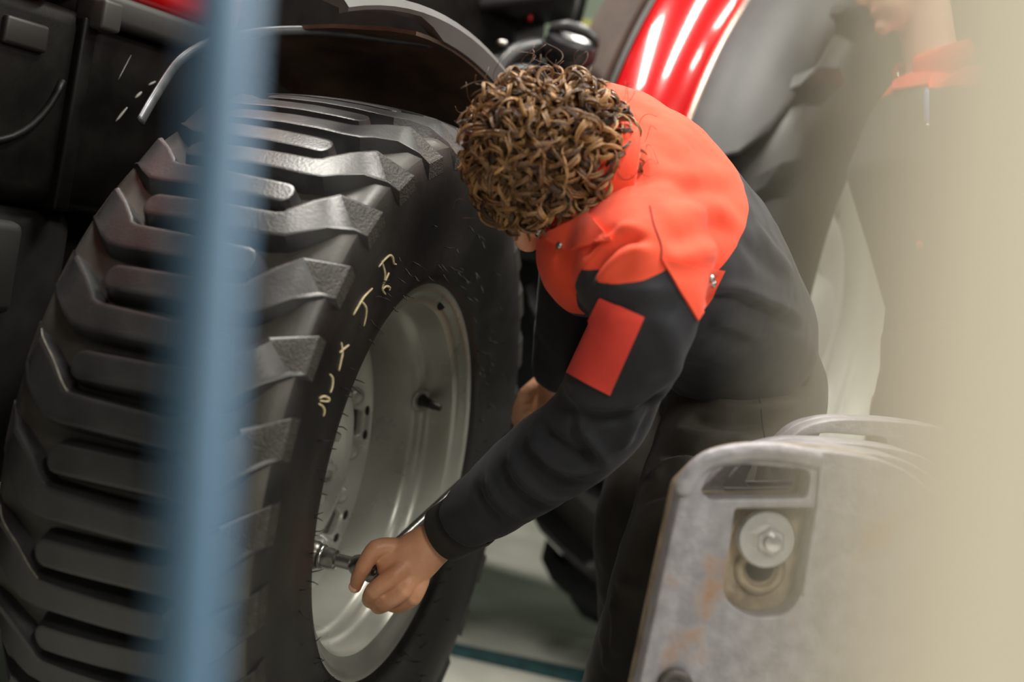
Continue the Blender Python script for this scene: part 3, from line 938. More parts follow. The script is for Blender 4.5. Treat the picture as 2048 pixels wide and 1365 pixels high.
# ================================================================== mechanic bending over the wheel
B_ = -CF
def cloth(name, color, color2, rough=0.75):
    m = mat(name, color, rough=rough, color2=color2, vscale=7, bump=0.10, bscale=700, sheen=0.08, ramp=(0.3, 0.7), bdist=0.001, spec=0.25)
    return m
coral_c, coral_c2 = (0.80, 0.068, 0.028), (0.88, 0.098, 0.045)
char_c, char_c2 = (0.019, 0.020, 0.025), (0.029, 0.030, 0.036)
trouser_m = cloth('trouser_cloth', (0.024, 0.021, 0.017), (0.044, 0.038, 0.030))
patch_m = cloth('patch_cloth', (0.84, 0.060, 0.045), (0.90, 0.085, 0.06))
coral_m = cloth('coral_cloth', coral_c, coral_c2)
char_m = cloth('charcoal_cloth', char_c, char_c2)
skin_m = mat('skin', (0.60, 0.28, 0.155), rough=0.45, color2=(0.74, 0.39, 0.235), vscale=22, bump=0.12, bscale=260, bdist=0.002)
skin_m.node_tree.nodes['Principled BSDF'].inputs['Subsurface Weight'].default_value = 0.08
skin_m.node_tree.nodes['Principled BSDF'].inputs['Subsurface Radius'].default_value = (0.01, 0.004, 0.002)
# jacket cloth: the coral yoke meets charcoal panels along a stored seam distance
jm = bpy.data.materials.new('jacket_cloth'); jm.use_nodes = True
nt = jm.node_tree; bs = nt.nodes['Principled BSDF']
bs.inputs['Roughness'].default_value = 0.75; bs.inputs['Sheen Weight'].default_value = 0.08; bs.inputs['Specular IOR Level'].default_value = 0.25
at = nt.nodes.new('ShaderNodeAttribute'); at.attribute_name = 'seam'
rp = nt.nodes.new('ShaderNodeMath'); rp.operation = 'GREATER_THAN'; rp.inputs[1].default_value = 0.0
nt.links.new(at.outputs['Fac'], rp.inputs[0])
tcn = nt.nodes.new('ShaderNodeTexCoord')
def ramp_col(c1, c2):
    n = nt.nodes.new('ShaderNodeTexNoise'); n.inputs['Scale'].default_value = 7; n.inputs['Detail'].default_value = 5
    nt.links.new(tcn.outputs['Object'], n.inputs['Vector'])
    r = nt.nodes.new('ShaderNodeValToRGB'); r.color_ramp.elements[0].color = (*c1, 1); r.color_ramp.elements[1].color = (*c2, 1)
    r.color_ramp.elements[0].position, r.color_ramp.elements[1].position = 0.3, 0.7
    nt.links.new(n.outputs[0], r.inputs[0]); return r
mx = nt.nodes.new('ShaderNodeMix'); mx.data_type = 'RGBA'
nt.links.new(rp.outputs[0], mx.inputs[0])
nt.links.new(ramp_col(char_c, char_c2).outputs[0], mx.inputs[6]); nt.links.new(ramp_col(coral_c, coral_c2).outputs[0], mx.inputs[7])
nt.links.new(mx.outputs[2], bs.inputs['Base Color'])
nb = nt.nodes.new('ShaderNodeTexNoise'); nb.inputs['Scale'].default_value = 700
nt.links.new(tcn.outputs['Object'], nb.inputs['Vector'])
bp = nt.nodes.new('ShaderNodeBump'); bp.inputs['Strength'].default_value = 0.1; bp.inputs['Distance'].default_value = 0.001
nt.links.new(nb.outputs[0], bp.inputs['Height']); nt.links.new(bp.outputs[0], bs.inputs['Normal'])

# ---- pose
S0, S1, S2 = P(1484, 768, 2.30), P(1455, 650, 2.20), P(1392, 530, 2.08)
S3, S4, S5 = P(1318, 440, 1.97), P(1262, 388, 1.90), P(1210, 350, 1.87)
shL, elL, wrL = P(1300, 622, 1.74), P(1188, 850, 1.86), P(905, 1058, 2.04)
shR, elR, wrR = P(1205, 270, 2.06), P(1158, 580, 2.22), P(1112, 765, 2.38)
hipL, knL, anL = P(1496, 800, 2.22), P(1372, 1110, 2.02), P(1225, 1545, 2.18)
hipR, knR, anR = P(1460, 775, 2.40), P(1300, 1040, 2.36), P(1290, 1420, 2.52)
HC = P(1106, 330, 1.87)
lat_s = (shL - shR).normalized()
lat_h = (hipL - hipR).normalized()
def loft(stations, n=28):
    """stations: (centre, lateral axis, half width, half depth front, half depth back, axis)"""
    V, Fc = [], []
    k = len(stations)
    for i, (c, l, w, df, db) in enumerate(stations):
        ax = (stations[min(k - 1, i + 1)][0] - stations[max(0, i - 1)][0]).normalized()
        l = (l - ax * l.dot(ax)).normalized()
        bk = ax.cross(l)                     # towards the back
        for j in range(n):
            a = 2 * PI * j / n
            ca, sa = math.cos(a), math.sin(a)
            ca = math.copysign(abs(ca) ** 0.85, ca); sa = math.copysign(abs(sa) ** 0.85, sa)
            V.append(c + l * (w * ca) + bk * ((db if sa > 0 else df) * sa))
    for i in range(k - 1):
        for j in range(n):
            j2 = (j + 1) % n
            Fc.append((i * n + j, i * n + j2, (i + 1) * n + j2, (i + 1) * n + j))
    Fc.append(tuple(range(n - 1, -1, -1))); Fc.append(tuple(range((k - 1) * n, k * n)))
    return V, Fc
def mixv(a, b, t): return (a * (1 - t) + b * t).normalized()
axS = (S4 - S2).normalized()
backN = axS.cross((lat_s - axS * lat_s.dot(axS)).normalized())
def torso(scale=1.0):
    st = [(S0, lat_h, 0.165, 0.12, 0.135), (lerp(S0, S1, 0.5), lat_h, 0.165, 0.125, 0.135), (S1, mixv(lat_h, lat_s, 0.3), 0.165, 0.13, 0.13),
          (S2, mixv(lat_h, lat_s, 0.7), 0.18, 0.135, 0.13), (S3, lat_s, 0.195, 0.14, 0.12), (S4, lat_s, 0.165, 0.125, 0.095), (lerp(S4, S5, 0.7), lat_s, 0.09, 0.085, 0.065), (S5, lat_s, 0.065, 0.065, 0.055)]
    return [(c, l, w * scale, f * scale, b * scale) for c, l, w, f, b in st]

# ---- bare body: head, neck, trunk, limbs and hands in one surface
hu = (-CR * 0.50 + B_ * 0.72 + CU * 0.30).normalized()
hf = (-CR * 0.45 - CU * 0.85 + B_ * 0.02); hf = (hf - hu * hf.dot(hu)).normalized()
he = hu.cross(hf)
body = [ellipsoid(HC, (he * 0.076, hf * 0.096, hu * 0.108), 28, 18),
        ellipsoid(HC + hf * 0.035 - hu * 0.055, (he * 0.058, hf * 0.058, hu * 0.062), 20, 12),
        ellipsoid(HC + hf * 0.098 - hu * 0.025, (he * 0.014, hf * 0.020, hu * 0.026), 12, 8),
        ellipsoid(HC + hf * 0.085 - hu * 0.068, (he * 0.024, hf * 0.012, hu * 0.010), 12, 8),
        ellipsoid(HC + hf * 0.075 - hu * 0.10, (he * 0.025, hf * 0.020, hu * 0.018), 12, 8),
        ellipsoid(HC + hf * 0.082 + hu * 0.015, (he * 0.055, hf * 0.012, hu * 0.010), 12, 8),
        ellipsoid(HC + he * 0.078 - hu * 0.02 - hf * 0.005, (he * 0.010, hf * 0.018, hu * 0.030), 12, 8),
        ellipsoid(HC - he * 0.078 - hu * 0.02 - hf * 0.005, (he * 0.010, hf * 0.018, hu * 0.030), 12, 8),
        tube([lerp(S4, S5, 0.3), S5, HC - hu * 0.05 - hf * 0.02], [0.062, 0.058, 0.056], 20, dome=True),
        loft(torso(0.84))]
def limb(pts, rads, sub=5):
    return tube(smooth_path(pts, sub), smooth_vals(rads, sub), 20, dome=True)
hand_d = P(790, 1140, 2.045)
body += [limb([lerp(shL, S4, 0.25), shL, lerp(shL, elL, 0.5), elL, lerp(elL, wrL, 0.5), wrL, P(885, 1072, 2.055)], [0.05, 0.052, 0.046, 0.042, 0.038, (0.028, 0.030), (0.024, 0.030)]),
         limb([lerp(shR, S4, 0.25), shR, lerp(shR, elR, 0.5), elR, lerp(elR, wrR, 0.5), wrR], [0.05, 0.052, 0.046, 0.042, 0.036, 0.028]),
         limb([hipL, lerp(hipL, knL, 0.5), knL, lerp(knL, anL, 0.4), anL, anL + Vector((0, 0, -0.05))], [0.085, 0.075, 0.058, 0.056, 0.038, 0.034]),
         limb([hipR, lerp(hipR, knR, 0.5), knR, lerp(knR, anR, 0.4), anR, anR + Vector((0, 0, -0.05))], [0.085, 0.075, 0.058, 0.056, 0.038, 0.034])]
# near hand
wpt, kpt = P(888, 1070, 2.055), P(800, 1140, 2.050)
hx = (kpt - wpt).normalized()
hl = (P(815, 1190, 2.045) - P(758, 1100, 2.05)); hl = (hl - hx * hl.dot(hx)).normalized()
palm_path = [wpt - hx * 0.01, lerp(wpt, kpt, 0.3), lerp(wpt, kpt, 0.65), kpt + hx * 0.004]
body.append(tube(smooth_path(palm_path, 5), smooth_vals([(0.029, 0.024), (0.033, 0.024), (0.037, 0.022), (0.036, 0.018)], 5), 20, up=hl, dome=True))
fingers = {
    'index': ([(790, 1096, 2.055), (752, 1098, 2.045), (726, 1136, 2.046), (716, 1158, 2.060), (711, 1176, 2.075)], [0.015, 0.0132, 0.0118, 0.0110, 0.0088]),
    'middle': ([(815, 1128, 2.045), (788, 1152, 2.034), (748, 1182, 2.040), (740, 1202, 2.080), (755, 1196, 2.112)], [0.015, 0.0142, 0.0126, 0.0115, 0.0092]),
    'ring': ([(826, 1148, 2.048), (806, 1180, 2.040), (768, 1208, 2.056), (756, 1213, 2.095), (772, 1202, 2.122)], [0.014, 0.0138, 0.0126, 0.0115, 0.009]),
    'little': ([(842, 1162, 2.054), (826, 1196, 2.054), (797, 1212, 2.080), (776, 1207, 2.100), (790, 1198, 2.120)], [0.013, 0.0122, 0.011, 0.0102, 0.0085]),
    'thumb': ([(860, 1085, 2.075), (815, 1092, 2.105), (772, 1112, 2.140), (742, 1142, 2.148)], [0.018, 0.0165, 0.0145, 0.0105]),
}
for nm_, (pts, rr) in fingers.items():
    pp = [P(*q) for q in pts]
    body.append(tube(smooth_path(pp, 4), smooth_vals(rr, 4), 14, dome=True))
    for q, r in list(zip(pp, rr))[1:3]:
        body.append(ellipsoid(q, (CR * r * 1.06, CU * r * 1.06, CF * r * 1.04), 12, 8))
# far hand on the wrench handle
body.append(tube([wrR, P(1092, 785, 2.40), P(1070, 802, 2.40)], [(0.028, 0.022), (0.038, 0.022), (0.036, 0.018)], 16, dome=True))
for k_, (dx, dy) in enumerate(((0, -22), (-6, -4), (-8, 14), (-4, 30))):
    pp = [P(1082 + dx, 800 + dy, 2.40), P(1058 + dx, 802 + dy, 2.385), P(1042 + dx, 824 + dy * 0.8, 2.39), P(1050 + dx, 838 + dy * 0.6, 2.42), P(1064 + dx, 832 + dy * 0.6, 2.435)]
    body.append(tube(smooth_path(pp, 3), smooth_vals([0.012, 0.0115, 0.0105, 0.010, 0.008], 3), 12, dome=True))
body.append(tube(smooth_path([P(1090, 778, 2.42), P(1065, 785, 2.44), P(1045, 808, 2.44)], 4), smooth_vals([0.014, 0.013, 0.009], 4), 12, dome=True))
me = remesh(body, 0.0026, 3)
me.materials.append(skin_m)
foot_c = Vector((anL.x, anL.y, 0))
mech_w = Matrix.Translation(foot_c)
me.transform(mech_w.inverted())
mechanic = link('person', me, None, mech_w)
set_props(mechanic, 'person with curly brown hair in coral and charcoal jacket bending over the wheel', 'person')
# nails and eyes
nailm = mat('nail', (0.62, 0.34, 0.26), rough=0.35)
nt_c = P(711, 1174, 2.072)
ob('fingernail', *ellipsoid(nt_c - CF * 0.0085 - CR * 0.003, (CR * 0.0055 + CU * 0.002, CU * 0.0075 - CR * 0.003, CF * 0.0016), 14, 8), nailm, mechanic, None)
eyem = mat('eye_white', (0.8, 0.78, 0.74), rough=0.2)
for s_ in (-1, 1):
    e = ob('eye', *ellipsoid(HC + hf * 0.083 + he * (0.032 * s_) - hu * 0.005, (he * 0.012, hf * 0.012, hu * 0.012), 14, 10), eyem, mechanic, None)
    ob('iris', *ellipsoid(HC + hf * 0.0935 + he * (0.032 * s_) - hu * 0.005, (he * 0.0055, hf * 0.0025, hu * 0.0055), 12, 8), mat('iris_brown', (0.06, 0.03, 0.015), rough=0.15), e, None)

# ---- fold sculpting: ridges and valleys along strokes that lie on the cloth
def sculpt(me, strokes, world=None):
    n = len(me.vertices)
    co = np.empty(n * 3); me.vertices.foreach_get('co', co); co = co.reshape(-1, 3)
    nr = np.array([tuple(v.normal) for v in me.vertices])
    bvh = bvh_of(me)
    disp = np.zeros(n)
    for pts, w, h in strokes:
        pl = []
        for s_ in smooth_path([(x, y, 0) for x, y in pts], 5):
            loc, nor = hit(bvh, s_.x, s_.y)
            if loc is not None and (not pl or (loc - pl[-1]).length < 0.10):
                pl.append(loc)
        if len(pl) < 2: continue
        A_ = np.array([tuple(p) for p in pl])
        best = np.full(n, 9.0); par = np.zeros(n)
        for i in range(len(A_) - 1):
            ab = A_[i + 1] - A_[i]; L2 = ab @ ab + 1e-12
            t = np.clip(((co - A_[i]) @ ab) / L2, 0, 1)
            dd = np.linalg.norm(co - (A_[i] + t[:, None] * ab), axis=1)
            m_ = dd < best
            best[m_] = dd[m_]; par[m_] = (i + t[m_]) / (len(A_) - 1)
        taper = np.clip(np.sin(np.pi * np.clip(par, 0.0, 1)) * 1.6, 0.15, 1)
        disp += h * taper * np.exp(-(best / w) ** 2)
    co += nr * disp[:, None]
    me.vertices.foreach_set('co', co.reshape(-1)); me.update()

def wrinkle(me, amp, scale, seed=0):
    pts = [(v.co.copy(), v.normal.copy()) for v in me.vertices]
    out = []
    for c_, n_v in pts:
        p = c_ * scale
        out.extend(c_ + n_v * (amp * (noise.noise(p + Vector((seed, 0, 0))) + 0.5 * noise.noise(p * 2.1 + Vector((0, seed, 0))))))
    me.vertices.foreach_set('co', out)
    me.update()

# ---- jacket
hem_ = (lerp(S0, S1, 0.78), mixv(lat_h, lat_s, 0.25), 0.158, 0.124, 0.128)
jk = [loft([hem_] + torso(1.0)[2:]),
      ellipsoid(lerp(shL, S4, 0.45), (lat_s * 0.13, backN * 0.095, axS * 0.10), 24, 14),
      ellipsoid(lerp(shR, S4, 0.35), (lat_s * 0.13, backN * 0.100, axS * 0.095), 24, 14),
      ellipsoid(P(1178, 505, 1.88), (CR * 0.072, CU * 0.088, CF * 0.10), 20, 12),
      ellipsoid(P(1140, 515, 1.90), (CR * 0.040, CU * 0.052, CF * 0.07), 20, 12), ellipsoid(P(1175, 570, 1.86), (CR * 0.030, CU * 0.035, CF * 0.05), 16, 10)]
def sleeve(pts, rads):
    return tube(smooth_path(pts, 6), smooth_vals(rads, 6), 28, dome=False)
jk.append(ellipsoid(P(1345, 415, 1.95), (lat_s * 0.12, backN * 0.06, axS * 0.10), 20, 12))
jk.append(sleeve([lerp(shL, S4, 0.22), shL, lerp(shL, elL, 0.5), elL, lerp(elL, wrL, 0.35), lerp(elL, wrL, 0.7), P(925, 1044, 2.03)],
                 [0.070, 0.064, 0.062, 0.065, 0.062, 0.053, 0.044]))
jk.append(sleeve([lerp(shR, S4, 0.22), shR, lerp(shR, elR, 0.5), elR, lerp(elR, wrR, 0.5), P(1116, 752, 2.365)],
                 [0.075, 0.074, 0.070, 0.066, 0.055, 0.046]))
jme = remesh(jk, 0.0055, 26)
J_STROKES = [
    # sleeve: big drape below the patch, elbow creases, forearm spirals
    ([(1125, 770), (1165, 800), (1220, 812), (1290, 790), (1360, 735)], 0.009, 0.008),
    ([(1120, 800), (1170, 832), (1240, 835), (1310, 800), (1350, 765)], 0.010, -0.010),
    ([(1150, 800), (1165, 850), (1190, 890), (1215, 930)], 0.008, 0.010),
    ([(1140, 830), (1150, 870), (1170, 905), (1185, 940)], 0.008, -0.008),
    ([(1060, 860), (1085, 905), (1130, 935), (1200, 935)], 0.008, 0.012),
    ([(1075, 845), (1110, 880), (1150, 905), (1200, 912)], 0.008, -0.010),
    ([(1050, 890), (1085, 935), (1130, 965), (1170, 970)], 0.008, -0.009),
    ([(1020, 900), (1040, 945), (1085, 985), (1140, 1000)], 0.008, 0.010),
    ([(1000, 925), (1020, 970), (1060, 1005), (1100, 1020)], 0.007, -0.009),
    ([(975, 945), (990, 990), (1030, 1025), (1065, 1035)], 0.007, 0.008),
    ([(950, 970), (968, 1010), (1000, 1045)], 0.007, -0.007),
    ([(1215, 590), (1260, 615), (1320, 615), (1370, 590)], 0.010, -0.006),
    ([(1205, 570), (1255, 585), (1330, 580)], 0.010, 0.004),
    ([(1310, 640), (1345, 690), (1350, 750), (1310, 810)], 0.014, 0.006),
    ([(1270, 800), (1265, 850), (1240, 900)], 0.010, 0.008),
    ([(1300, 790), (1300, 830), (1270, 880)], 0.010, -0.006),
    # shoulder front folds
    ([(1305, 500), (1260, 505), (1215, 540), (1195, 580)], 0.009, 0.007),
    ([(1300, 480), (1250, 480), (1205, 515), (1175, 560)], 0.008, -0.009),
    ([(1285, 455), (1235, 460), (1190, 500), (1160, 550)], 0.009, 0.007),
    ([(1240, 450), (1200, 480), (1170, 520)], 0.008, -0.008),
    ([(1150, 500), (1140, 550), (1150, 590)], 0.010, -0.006),
    # back of the yoke: long soft pulls
    ([(1290, 330), (1350, 350), (1420, 345), (1470, 360)], 0.018, 0.004),
    ([(1290, 370), (1350, 385), (1420, 380), (1475, 395)], 0.016, -0.005),
    ([(1310, 430), (1360, 425), (1420, 415), (1475, 430)], 0.018, 0.005),
    ([(1325, 490), (1380, 470), (1430, 455), (1470, 470)], 0.014, -0.005),
    ([(1330, 525), (1385, 510), (1440, 500)], 0.012, 0.005),
    ([(1240, 220), (1310, 260), (1380, 310)], 0.018, 0.004),
    ([(1270, 300), (1290, 380), (1300, 440)], 0.016, -0.004),
    # back panel and hem
    ([(1480, 470), (1520, 520), (1570, 560)], 0.016, -0.006),
    ([(1500, 440), (1545, 500), (1590, 560)], 0.016, 0.005),
    ([(1410, 600), (1470, 600), (1540, 630), (1610, 660)], 0.009, -0.010),
    ([(1410, 580), (1470, 580), (1540, 605), (1600, 630)], 0.010, 0.007),
    ([(1420, 640), (1470, 650), (1530, 680)], 0.012, 0.006),
]
wrinkle(jme, 0.0022, 20, 3)
jme.update()
sculpt(jme, J_STROKES)
# seam distance: positive = coral
n_ = len(jme.vertices)
co = np.empty(n_ * 3); jme.vertices.foreach_get('co', co); co = co.reshape(-1, 3)
def npv(v): return np.array(tuple(v))
def seg_dist(p, a, b):
    a, b = npv(a), npv(b); ab = b - a
    t = np.clip(((p - a) @ ab) / (ab @ ab), 0, 1)
    return np.linalg.norm(p - (a + t[:, None] * ab), axis=1)
bv0 = bvh_of(jme)
y1, y2, y3 = [hit(bv0, *q)[0] for q in ((1460, 395), (1432, 545), (1385, 632))]
ye = (y3 - y1).normalized(); axY = (S4 - S1).normalized()
yn = (axY - ye * axY.dot(ye)).normalized()
yoke = (co - npv(y2)) @ npv(yn)
armL = (elL - shL).normalized(); armR = (elR - shR).normalized()
def sleeve_mask(sh, el, wr, arm, cut, k=0.0):
    ld = npv((CR - arm * CR.dot(arm)).normalized())
    dx_ = (co - npv(sh)) @ ld
    cut = cut + k * np.where(dx_ < 0, -dx_ * 1.6, dx_ * 2.0)
    along = (co - npv(sh)) @ npv(arm)
    near = np.minimum(seg_dist(co, sh, el), seg_dist(co, el, wr))
    return np.minimum(along - cut, 0.098 - near)
sl = np.maximum(sleeve_mask(shL, elL, wrL, armL, -0.078, 0.42), sleeve_mask(shR, elR, wrR, armR, 0.03))
seam = np.minimum(yoke, -sl)
at_ = jme.attributes.new('seam', 'FLOAT', 'POINT')
at_.data.foreach_set('value', seam.astype(np.float32))
jme.materials.clear(); jme.materials.append(jm)
jme.transform(mech_w.inverted())
jacket = link('jacket', jme, mechanic, mech_w)
jacket['label'] = 'coral and charcoal work jacket'
bvj = bvh_of(jme, mech_w)

def on_cloth(name, quad, nu, nv, m, parent, bvh, off=0.002, thick=0.003, label=None, wob=0.0):
    """a cloth piece laid over the surface between four corners (pixels)"""
    a, b, c, d = [Vector((*q, 0)) for q in quad]
    G = []
    for i in range(nv + 1):
        row = []
        for j in range(nu + 1):
            u, v = j / nu, i / nv
            p = (a * (1 - u) + b * u) * (1 - v) + (d * (1 - u) + c * u) * v
            loc, nor = hit(bvh, p.x, p.y)
            row.append((loc, nor))
        G.append(row)
    flat = [x for r in G for x in r]
    if any(l is None for l, _ in flat):
        good = [(i, l) for i, (l, _) in enumerate(flat) if l is not None]
        if not good: return None
        fixed = []
        for i, (l, nn) in enumerate(flat):
            if l is None:
                q = min(good, key=lambda g: abs(g[0] // (nu + 1) - i // (nu + 1)) + abs(g[0] % (nu + 1) - i % (nu + 1)))
                l, nn = q[1], -CF
            fixed.append((l, nn))
        flat = fixed
    V = [l + nn * off for l, nn in flat] + [l + nn * (off - thick) for l, nn in flat]
    N = len(flat); k = nu + 1
    Fc = []
    for i in range(nv):
        for j in range(nu):
            q = i * k + j
            Fc.append((q, q + k, q + k + 1, q + 1)); Fc.append((N + q, N + q + 1, N + q + k + 1, N + q + k))
    rim_ = [j for j in range(k)] + [i * k + nu for i in range(1, nv + 1)] + [nv * k + j for j in range(nu - 1, -1, -1)] + [i * k for i in range(nv - 1, 0, -1)]
    for x, y in zip(rim_, rim_[1:] + rim_[:1]):
        Fc.append((x, y, N + y, N + x))
    o = ob(name, V, Fc, m, parent, None, True, 50)
    if label: o['label'] = label
    return o
on_cloth('sleeve_patch', [(1201, 597), (1289, 636), (1221, 790), (1132, 744)], 18, 26, patch_m, jacket, bvj, 0.003, 0.004, 'red rectangular sleeve patch')
on_cloth('shoulder_flap', [(1322, 520), (1446, 542), (1424, 590), (1392, 640)], 12, 10, coral_m, jacket, bvj, 0.004, 0.006, 'coral shoulder flap')
on_cloth('collar_flap', [(1084, 474), (1180, 430), (1225, 480), (1140, 502)], 14, 10, coral_m, jacket, bvj, 0.006, 0.006, 'coral collar point')
for q in ((1125, 492), (1414, 556), (1417, 566)):
    loc, nor = hit(bvj, *q)
    if loc:
        x = nor; y = x.orthogonal().normalized()
        ob('snap_button', *lathe([(0.0, 0.005), (0.003, 0.0048), (0.0045, 0.003), (0.0045, 0.0001)], 14), steel, jacket, basis(x, y, x.cross(y), loc + nor * 0.005))
# stitched seam lines
def seam_line(pts, bvh, parent, m, r=0.0009, off=0.0006):
    pl = []
    for s_ in smooth_path([(x, y, 0) for x, y in pts], 8):
        loc, nor = hit(bvh, s_.x, s_.y)
        if loc is not None and (not pl or (loc - pl[-1]).length < 0.03): pl.append(loc + nor * off)
    if len(pl) > 3: ob('seam', *tube(pl, r, 6), m, parent, None)
dark_thread = mat('dark_thread', (0.10, 0.008, 0.008), rough=0.8)
seam_line([(1300, 412), (1308, 450), (1322, 490), (1322, 520)], bvj, jacket, dark_thread)
# cuff
cd_ = (P(862, 1068, 2.052) - P(938, 1034, 2.03)).normalized()
c0 = P(952, 1030, 2.025); c1 = P(884, 1072, 2.055)
cuffm = cloth('cuff_cloth', (0.020, 0.019, 0.017), (0.028, 0.026, 0.023))
pth = [lerp(c0, c1, t) for t in (0, 0.1, 0.5, 0.95, 1.0)]
V, Fc = tube(pth, [(0.046, 0.043), (0.047, 0.044), (0.044, 0.041), (0.042, 0.039), (0.039, 0.036)], 32, cap=False)
V2, F2 = tube(pth[::-1], [(0.034, 0.032), (0.036, 0.034), (0.038, 0.035), (0.04, 0.037), (0.042, 0.039)], 32, cap=False)
Vm, Fm = merge((V, Fc), (V2, F2))
n1 = 32
for j in range(n1):
    j2 = (j + 1) % n1
    Fm.append((4 * n1 + j, 4 * n1 + j2, 5 * n1 + j2, 5 * n1 + j)); Fm.append((j2, j, 9 * n1 + j, 9 * n1 + j2))
ob('cuff', Vm, Fm, cuffm, jacket, None, True, 50)

# ---- collar standing round the neck
cpath = []
nk = lerp(S4, S5, 1.05)
nax = (HC - S4).normalized(); nb_ = (backN - nax * backN.dot(nax)).normalized(); nl_ = nax.cross(nb_)
for i in range(21):
    a = math.radians(-150 + 300 * i / 20)
    cpath.append(nk + nb_ * (0.068 * math.cos(a)) + nl_ * (0.072 * math.sin(a)) + nax * (0.012 - 0.02 * (1 - math.cos(a)) / 2))
ob('collar', *tube(cpath, [(0.028, 0.008)] * 21, 12, up=nax, dome=True), coral_m, jacket, None)

# ---- trousers
tr = [loft([(lerp(S0, S1, 1.25), mixv(lat_h, lat_s, 0.3), 0.145, 0.110, 0.112), (lerp(S0, S1, 0.9), mixv(lat_h, lat_s, 0.2), 0.157, 0.121, 0.125), (lerp(S0, S1, 0.5), lat_h, 0.162, 0.122, 0.132), (S0, lat_h, 0.168, 0.125, 0.138), (lerp(S0, (hipL + hipR) / 2 + Vector((0, 0, -0.06)), 0.9), lat_h, 0.15, 0.115, 0.12)]),
      sleeve([lerp(S0, hipL, 0.6), hipL, lerp(hipL, knL, 0.5), knL, lerp(knL, anL, 0.45), lerp(knL, anL, 0.72)], [0.12, 0.122, 0.108, 0.094, 0.088, 0.088]),
      sleeve([lerp(S0, hipR, 0.6), hipR, lerp(hipR, knR, 0.5), knR, lerp(knR, anR, 0.45), lerp(knR, anR, 0.85)], [0.12, 0.12, 0.105, 0.092, 0.086, 0.084])]
tme = remesh(tr, 0.007, 10)
wrinkle(tme, 0.0035, 16, 9)
tme.update()
sculpt(tme, [
    ([(1400, 690), (1470, 715), (1560, 720), (1620, 700)], 0.010, -0.012), ([(1390, 715), (1460, 745), (1550, 750), (1620, 735)], 0.011, 0.011),
    ([(1400, 760), (1480, 785), (1560, 780), (1610, 765)], 0.010, -0.011), ([(1400, 790), (1470, 815), (1550, 815), (1600, 800)], 0.011, 0.010),
    ([(1370, 830), (1450, 850), (1540, 850)], 0.010, -0.011), ([(1340, 860), (1420, 880), (1520, 885)], 0.012, 0.010),
    ([(1310, 900), (1390, 905), (1480, 890)], 0.010, -0.010), ([(1300, 960), (1340, 930), (1400, 920)], 0.012, 0.010),
    ([(1280, 1000), (1320, 985), (1360, 980)], 0.010, -0.008),
    ([(1235, 1105), (1290, 1125), (1330, 1110)], 0.010, -0.008), ([(1230, 1160), (1280, 1180), (1320, 1170)], 0.012, 0.008),
    ([(1225, 1190), (1235, 1250), (1230, 1320)], 0.010, 0.009), ([(1265, 1200), (1270, 1270), (1265, 1330)], 0.010, -0.008),
    ([(1200, 1260), (1215, 1300), (1210, 1340)], 0.010, 0.007),
])
tme.materials.clear(); tme.materials.append(trouser_m)
tme.transform(mech_w.inverted())
trousers = link('trousers', tme, mechanic, mech_w)
trousers['label'] = 'dark charcoal work trousers'
bvtr = bvh_of(tme, mech_w)
on_cloth('back_pocket', [(1530, 655), (1632, 680), (1610, 770), (1520, 735)], 10, 10, trouser_m, trousers, bvtr, 0.004, 0.006)
seam_line([(1530, 690), (1520, 780), (1530, 880)], bvtr, trousers, mat('trouser_thread', (0.012, 0.011, 0.010), rough=0.8), 0.0016)

# ---- boots
bootm = mat('boot_leather', (0.016, 0.015, 0.016), rough=0.45, var=0.3, vscale=20)
solem = mat('boot_sole', (0.012, 0.011, 0.010), rough=0.7)
face_d = Vector((-0.93, 0.30, 0)).normalized()
for an in (anL, anR):
    fl = Vector((an.x, an.y, 0))
    zs = ZZ
    b = remesh([tube([fl + ZZ * 0.30, fl + ZZ * 0.18, fl + ZZ * 0.09 + face_d * 0.01, fl + ZZ * 0.05 + face_d * 0.03], [0.056, 0.054, 0.053, 0.05], 20, dome=True),
                tube([fl - face_d * 0.06 + ZZ * 0.055, fl + face_d * 0.05 + ZZ * 0.065, fl + face_d * 0.14 + ZZ * 0.05, fl + face_d * 0.20 + ZZ * 0.045], [(0.042, 0.038), (0.046, 0.042), (0.036, 0.048), (0.028, 0.042)], 20, up=ZZ, dome=True)], 0.006, 6)
    b.materials.append(bootm)
    bo = link('boot', b, mechanic, None)
    sl_ = [fl + face_d * (0.07 + 0.175 * math.cos(a)) + face_d.cross(ZZ) * ((0.044 + 0.008 * math.cos(a)) * math.sin(a)) for a in [2 * PI * i / 28 for i in range(28)]]
    V = [p + ZZ * 0.001 for p in sl_] + [p + ZZ * 0.028 for p in sl_]
    Fc = [(i, (i + 1) % 28, 28 + (i + 1) % 28, 28 + i) for i in range(28)] + [tuple(range(27, -1, -1)), tuple(range(28, 56))]
    ob('boot_sole', V, Fc, solem, bo, None, True, 40)

# ---- curly hair
hairm = bpy.data.materials.new('curly_hair'); hairm.use_nodes = True
nt = hairm.node_tree; bs = nt.nodes['Principled BSDF']
bs.inputs['Roughness'].default_value = 0.38; bs.inputs['Specular IOR Level'].default_value = 0.55
at = nt.nodes.new('ShaderNodeAttribute'); at.attribute_name = 'tone'
r = nt.nodes.new('ShaderNodeValToRGB')
e = r.color_ramp.elements
e[0].position = 0.0; e[0].color = (0.022, 0.010, 0.005, 1); e[1].position = 1.0; e[1].color = (0.50, 0.28, 0.11, 1)
m_ = r.color_ramp.elements.new(0.5); m_.color = (0.125, 0.058, 0.022, 1)
nt.links.new(at.outputs['Fac'], r.inputs[0]); nt.links.new(r.outputs[0], bs.inputs['Base Color'])
hs = 1.0
ax_e, ax_f, ax_u = 0.086, 0.090, 0.110
HCc = HC + hu * 0.004 - hf * 0.006
V, Fc, tone = [], [], []
